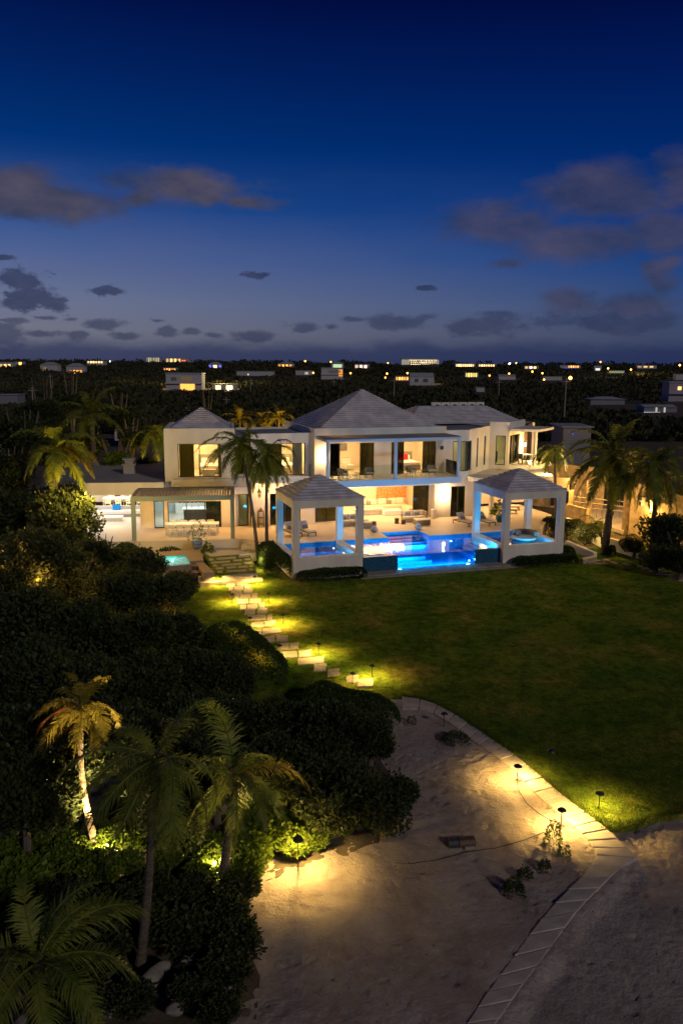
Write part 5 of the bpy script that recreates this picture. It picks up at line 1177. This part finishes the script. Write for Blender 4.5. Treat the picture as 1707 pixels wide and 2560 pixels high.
# ------------------------------------------------------------------ distant town
def hitY(x,y,lo=80):
    Y=lo
    while Y<1500:
        p=atY(x,y,Y)
        if p.z<=th(p.x,p.y): return Y
        Y+=4
    return 1100
GC={}
def gmat(c,s):
    k=(c,s)
    if k not in GC: GC[k]=glow('lit_window_or_wall',c,s)
    return GC[k]
X['housew']=mat('house_render',(.42,.42,.42),.8); X['houseb']=mat('house_render_grey',(.2,.21,.24),.8); X['housel']=mat('house_render_lilac',(.3,.27,.33),.8); X['hroof']=mat('house_roof',(.3,.32,.36),.7); X['hroofd']=mat('dark_house_roof',(.06,.06,.07),.7)
OR=(1,.36,.06); YE=(1,.6,.2); WH=(1,.9,.75); BL=(.1,.12,1)
houses=[]; rects=[]
def hides(x,p,r):
    d=p.y; top=CY-FL*((p.z+r-H)*CU.z+d*CU.y)/((p.z+r-H)*_f.z+d*_f.y)
    return any(a-r*FL/d*.9<x<b+r*FL/d*.9 and top<yb-4 and d<Y+14 for a,b,yb,Y in rects)
def dhouse(x0,x1,yt,yb,label,body='housew',roof='flat',lit=(),storeys=1,cat='house',Y=None,rz=0,name='distant_house',lamp=0,rm='hroof'):
    xm=(x0+x1)/2; Y=Y or hitY(xm,yb); a=atY(x0,yb,Y); b=atY(x1,yb,Y); zt=atY(xm,yt,Y).z; w=b.x-a.x; h=zt-a.z
    houses.append((atY(xm,yb,Y),max(w*.7,8))); rects.append((x0-3,x1+3,yb,Y))
    dp=min(max(w*.55,5),16); t=thing(name,label,cat,((a.x+b.x)/2,Y+dp/2,a.z-1),rz)
    hb=h*(.68 if roof!='flat' else .94)+1
    m=MB(); m.box(-w/2,w/2,-dp/2,dp/2,-1.5,hb)
    if storeys>1: m.box(-w/2-.3,w/2+.3,-dp/2-.9,-dp/2,hb*.5,hb*.55)
    m.build('wall',body,t)
    m=MB()
    if roof=='hip': m.courses([(-w/2-.4,-dp/2-.4),(w/2+.4,-dp/2-.4),(w/2+.4,dp/2+.4),(-w/2-.4,dp/2+.4)],[(-w*.2,0),(w*.2,0),(w*.2,0.1),(-w*.2,0.1)],hb,h+1,3,.02)
    elif roof=='gable': m.v=[(-w/2,-dp/2-.3,hb),(w/2,-dp/2-.3,hb),(w/2,dp/2,hb),(-w/2,dp/2,hb),(-w/2,0,h+1),(w/2,0,h+1)]; m.f=[(0,1,5,4),(2,3,4,5),(0,4,3),(1,2,5)]
    else: m.box(-w/2-.25,w/2+.25,-dp/2-.25,dp/2+.25,hb,h+1)
    m.build('roof',rm,t)
    for (u0,u1,z0,z1,c,s) in lit:
        m=MB(); m.box(-w/2+w*u0,-w/2+w*u1,-dp/2-.12,-dp/2-.02,1+(hb-1)*z0,1+(hb-1)*z1); m.build('lit_window_or_wall',gmat(c,s),t)  # glowing panes: lit windows, but also floodlight painted on walls and dark panes
    return t
def rowl(n,z0,z1,c,s,a=.05,b=.95,f=.6,seed=1):
    r=random.Random(seed); return [(a+(b-a)*i/n,a+(b-a)*(i+f)/n,z0,z1,c,s*r.uniform(.4,1.4)) for i in range(n)]
DH=[
 (416,505,932,977,'white two-storey flat-roofed house with glowing ground floor, left background',dict(storeys=2,lit=[(.4,.8,.05,.42,OR,2.2),(.42,.72,.6,.85,(.25,.16,.08),.5),(.15,.3,.6,.8,(.03,.03,.03),1)])),
 (531,590,960,976,'low house with two glaring lights, right of the white two-storey house',dict(lit=[(.15,.35,.2,.8,YE,5),(.6,.85,.2,.8,YE,6)])),
 (102,146,905,928,'dim hip-roofed house on the left skyline',dict(roof='hip',lit=[(.2,.35,.2,.6,YE,.3)])),
 (167,211,908,934,'hip-roofed house with orange-lit ground floor on the left skyline',dict(roof='hip',lit=rowl(4,.05,.5,OR,2.2,.2))),
 (0,33,905,921,'lit house at the very left of the skyline',dict(lit=rowl(3,.1,.7,YE,1.8))),
 (37,60,904,915,'small house with an orange light, second on the left skyline',dict(lit=[(.5,.8,.3,.9,OR,4)])),
 (218,262,901,916,'long house with a bright lit upper row on the left skyline',dict(lit=rowl(6,.6,.9,YE,3),rm='hroofd')),
 (366,402,892,908,'pale lit hotel block standing alone on the left skyline',dict(body='housew',lit=rowl(8,.08,.92,(.9,.8,.5),.55),Y=1150,cat='hotel',name='distant_hotel')),
 (416,473,895,907,'lit building with red lamps right of the pale hotel block',dict(lit=rowl(4,.2,.9,YE,1.6,0,.7)+[(.7,.85,.3,.6,(1,.1,.05),3)],Y=1100)),
 (409,443,919,929,'small house with orange-lit veranda above the white two-storey house',dict(lit=rowl(5,.1,.8,OR,2.5))),
 (523,553,905,922,'house lit deep blue at its corners',dict(roof='hip',lit=[(0,.15,.1,.8,BL,2),(.85,1,.1,.8,BL,2),(.35,.65,.2,.8,(1,.6,.4),2.5)])),
 (0,45,986,1010,'pale low house at the left edge of the scrub',dict(body='houseb')),
 (694,735,905,919,'orange-lit hip-roofed house on the skyline above the big roof',dict(roof='hip',lit=rowl(4,.1,.8,OR,2.2))),
 (592,683,928,940,'long dim white building in the middle scrub',dict(body='housew',lit=[(.3,.33,.2,.5,WH,1)])),
 (739,781,926,938,'low white house with an orange lamp at its right end',dict(lit=[(.55,.75,.2,.7,WH,.5)])),
 (803,857,919,949,'white two-storey house with large dark windows, centre background',dict(storeys=2,lit=[(.35,.9,.58,.85,(.05,.05,.05),1),(.8,.98,.3,.9,OR,1.0)])),
 (828,859,904,921,'small house floodlit greenish on the skyline',dict(roof='hip',lit=[(.15,.85,.1,.9,(.75,1,.6),.8)])),
 (886,923,910,921,'pinkish lit houses cluster on the skyline, left of the big hotel',dict(lit=rowl(3,.1,.8,(1,.65,.45),2))),
 (1003,1096,896,918,'large floodlit hotel with rows of bright windows on the skyline',dict(lit=rowl(17,.72,.8,(1,.75,.4),3,.2,.95,.5,3)+rowl(14,.5,.6,(1,.75,.4),3,.25,.95,.5,4)+rowl(15,.28,.38,(1,.75,.4),3,.25,.95,.5,5)+rowl(12,.05,.15,(1,.75,.4),3,.35,.95,.5,6)+[(.0,.22,.05,.9,(.6,.58,.4),.5),(.95,1,.05,.9,(.6,.58,.4),.5),(.2,.95,.84,.93,(.9,.8,.5),.7)],Y=1150,cat='hotel',name='distant_hotel')),
 (988,1024,940,952,'low orange-lit house left of the white gabled house',dict(lit=rowl(5,.2,.8,OR,3))),
 (1024,1084,932,964,'white house with grey gable roof, centre right background',dict(roof='gable',lit=[(.2,.35,.4,.8,(.02,.02,.03),1),(.55,.75,.4,.8,(.02,.02,.03),1)])),
 (1137,1188,908,919,'row of bright yellow-lit apartments right of the big hotel',dict(lit=rowl(9,.1,.8,YE,3.5),Y=1000)),
 (1194,1239,909,919,'second row of bright yellow-lit apartments on the skyline',dict(lit=rowl(7,.1,.8,YE,3),Y=1000)),
 (1162,1195,931,943,'yellow-lit house below the skyline apartments',dict(lit=rowl(5,.1,.9,(1,.7,.15),2))),
 (1246,1288,936,949,'small pale gabled house, right background',dict(roof='gable')),
 (1357,1404,941,951,'long low white building right of the tall lamp pole',dict()),
 (1399,1450,913,921,'low building with orange and blue lights on the right skyline',dict(lit=rowl(5,.3,.9,OR,3,.4,.95)+[(.2,.8,0,.2,BL,1)])),
 (1310,1345,914,923,'small house with lit windows on the right skyline',dict(lit=rowl(3,.2,.8,YE,2))),
 (1484,1502,914,927,'small white house on the right skyline',dict(lit=[(.2,.8,.1,.5,WH,1.2)])),
 (1520,1560,926,933,'low greenish-lit shed on the right',dict(lit=[(.05,.95,.1,.8,(.6,.7,.3),.4)])),
 (1590,1640,913,921,'dim house row on the far right skyline',dict(lit=rowl(3,.3,.8,YE,1))),
 (1688,1720,935,950,'white house cut by the right edge',dict()),
 (1669,1740,954,1004,'lilac two-storey house with one lit window at the right edge',dict(body='housel',lit=[(.3,.42,.62,.8,YE,2)],storeys=2)),
 (1475,1560,992,1012,'dim blue-grey roofed building behind the right palms',dict(roof='hip',body='houseb')),
 (1608,1690,1012,1032,'building with bright white slanted roof frames at right',dict(roof='gable',body='houseb',lit=[(0,.5,0,.12,(.8,.85,1),1.5),(.35,.4,.1,1,WH,.5),(.6,.65,.1,1,WH,.5)])),
 (1406,1475,1066,1105,'dim grey flat-roofed house right behind the slim palm',dict(body='houseb',lit=[(.3,.35,.5,.6,BL,.6)],Y=88)),
 (286,320,1040,1060,'small low hut in the scrub behind the left trees',dict(body='housew',Y=120)),
 (1190,1210,968,980,'small white box hut in the scrub',dict(body='housew')),
]
for x0,x1,yt,yb,l,k in DH: dhouse(x0,x1,yt,yb,l,**k)
def slight(x,y,c,s,label,Yb=None,hpx=14,k=1.0,ybase=None):
    Y=Yb or hitY(x,ybase or y+hpx); p=atY(x,y,Y); t=thing('street_light',label,'street light',(p.x,p.y,p.z-hpx/FL*Y),0,'street lights in the distance')
    h=hpx/FL*Y; MB().tube([(0,0,-2),(0,0,h)],Y*.00022+.03,5).build('pole','post',t)
    import bmesh
    bm=bmesh.new(); bmesh.ops.create_icosphere(bm,subdivisions=2,radius=Y*.0011*k); me=bpy.data.meshes.new('lamp_head'); bm.to_mesh(me); bm.free(); o=bpy.data.objects.new('lamp_head',me); COL.objects.link(o); me.materials.append(gmat(c,s)); o.parent=t; o.location=(0,0,h)
    return t
SL=[(763,903,OR,9,'above the big roof, left'),(827,905,OR,9,'left of the greenish house'),(969,908,OR,9,'just left of the big hotel'),(967,934,OR,10,'left one of the pair below the big hotel'),(1018,933,OR,9,'right one of the pair below the big hotel'),(876,933,OR,8,'right of the white two-storey house'),(783,932,OR,8,'at the end of the low white house'),(1273,909,WH,14,'whitest and brightest on the right skyline'),(1519,921,OR,9,'on the right skyline, left of the last pair'),(1576,924,OR,8,'on the right skyline, right of the last pair'),(1698,913,OR,12,'near the right edge of the photo'),(1330,929,OR,9,'left of the tall lamp pole, higher'),(1355,933,OR,8,'left of the tall lamp pole, lower'),(1272,934,OR,7,'above the pale gabled house'),(1223,939,OR,6,'left of the pale gabled house'),(1359,949,OR,8,'beside the long low white building'),(1327,919,WH,8,'white, on the right skyline'),(51,906,OR,8,'at the far left'),(276,904,WH,8,'white, at the left skyline'),(212,907,(.3,.6,1),6,'bluish, at the left skyline'),(571,974,YE,9,'beside the low glaring house'),(963,944,OR,6,'small, below the left one of the pair'),(1290,908,YE,4,'faint, right of the whitest one'),(1500,905,OR,4,'faint, right skyline')]
for x,y,c,s,l in SL: slight(x,y,c,s,'distant street light '+l,Yb=1000 if y<912 else None)
def pole(x,y0,y1,label,lampc=None):
    Y=hitY(x,y1,70); a=atY(x,y1,Y); b=atY(x,y0,Y); t=thing('utility_pole',label,'utility pole',a,0,'utility poles across the scrub'); h=b.z-a.z
    MB().tube([(0,0,-1),(0,0,h)],[.17,.12],6).build('post','post',t); MB().box(-.9,.9,-.05,.05,h-.7,h-.58).build('crossarm','post',t)
    if lampc:
        import bmesh
        bm=bmesh.new(); bmesh.ops.create_icosphere(bm,subdivisions=2,radius=.35); me=bpy.data.meshes.new('lamp_head'); bm.to_mesh(me); bm.free(); o=bpy.data.objects.new('lamp_head',me); COL.objects.link(o); me.materials.append(gmat(OR,12)); o.parent=t; o.location=(.8,0,h+.1)
for a in ((86,968,1052,'wooden pole with crossarm at the far left behind the palms'),(984,946,1012,'pole standing behind the peak of the big roof'),(466,1018,1048,'thin pole left of the left hip roof'),(1408,946,1062,'tall pole with an orange lamp right of the villa',1),(567,992,1030,'thin pole right of the left hip roof'),(1245,950,1000,'pole far behind the right roof'),(627,945,1000,'pole in the scrub left of the big roof'),(835,950,985,'pole behind the left slope of the big roof'),(129,935,990,'far pole at the left')): pole(*a)
# scrub stretching to the horizon
def scrub():
    rr=random.Random(11); m=MB()
    for i in range(9000):
        yb=905+ (rr.random()**1.35)*200; x=rr.uniform(-120,1830)
        Y=hitYf(x,yb)
        if Y is None: continue
        p=atY(x,yb,Y); z=th(p.x,p.y)
        r=rr.uniform(.9,2.2)*(1+Y/480)
        if any((p.x-q.x)**2<(w+r)**2 and -22-r*2<p.y-q.y<16 for q,w in houses): continue
        if hides(x,Vector((p.x,p.y,z)),r): continue
        n=20
        for _ in range(n):
            d=Vector((rr.gauss(0,1),rr.gauss(0,1)-.4,abs(rr.gauss(0,.8)))).normalized(); c=Vector((p.x,p.y,z+r*.15))+Vector((d.x*r,d.y*r,d.z*r*.75)); leaf(m,c-d*r*.3,(d+Vector((rr.uniform(-.6,.6),rr.uniform(-.6,.6),rr.uniform(0,.8)))),r*rr.uniform(.28,.5),.9,rr)
    o=m.build('scrubland','scrub'); tag(o,kind='stuff')
TB=[(Y,) for Y in range(62,1400,6)]
def hitYf(x,y):
    # coarse march along the ray to the ground
    for (Y,) in TB:
        p=atY(x,y,Y)
        if p.z<=th(p.x,p.y)+.3: return Y if (Y>84 or p.x<-24 or p.x>36) and Y>64 else None
    return None
scrub()
# skyline tree belt
def belt():
    rr=random.Random(5); m=MB()
    for i in range(4200):
        x=rr.uniform(-150,1850); Y=rr.uniform(620,1050); p=atY(x,910,Y); z=th(p.x,p.y); r=rr.uniform(2,4.2)
        if any((p.x-q.x)**2<(w+r)**2 and -40<p.y-q.y<16 for q,w in houses): continue
        if hides(x,Vector((p.x,p.y,z)),r*.6): continue
        for _ in range(14):
            d=Vector((rr.gauss(0,1),rr.gauss(0,1)-.4,abs(rr.gauss(0,.8)))).normalized(); c=Vector((p.x,p.y,z))+Vector((d.x*r*1.5,d.y*r,d.z*r*.6)); leaf(m,c-d*r*.3,d+Vector((rr.uniform(-.6,.6),0,rr.uniform(0,.5))),r*rr.uniform(.35,.6),.9,rr)
    o=m.build('distant_woodland','scrub'); tag(o,kind='stuff')
belt()
# distinct roadside glow on the scrub
for x,y,w in ((565,968,900),(1575,940,1500),(450,968,500),(1080,955,350)):
    p=atY(x,y,hitY(x,y+4)); point(p+Vector((0,-6,5)),w,(1,.7,.3),.5,name='roadside_bulb')
for t in list(protos):
    if '_used' in t: del t['_used']
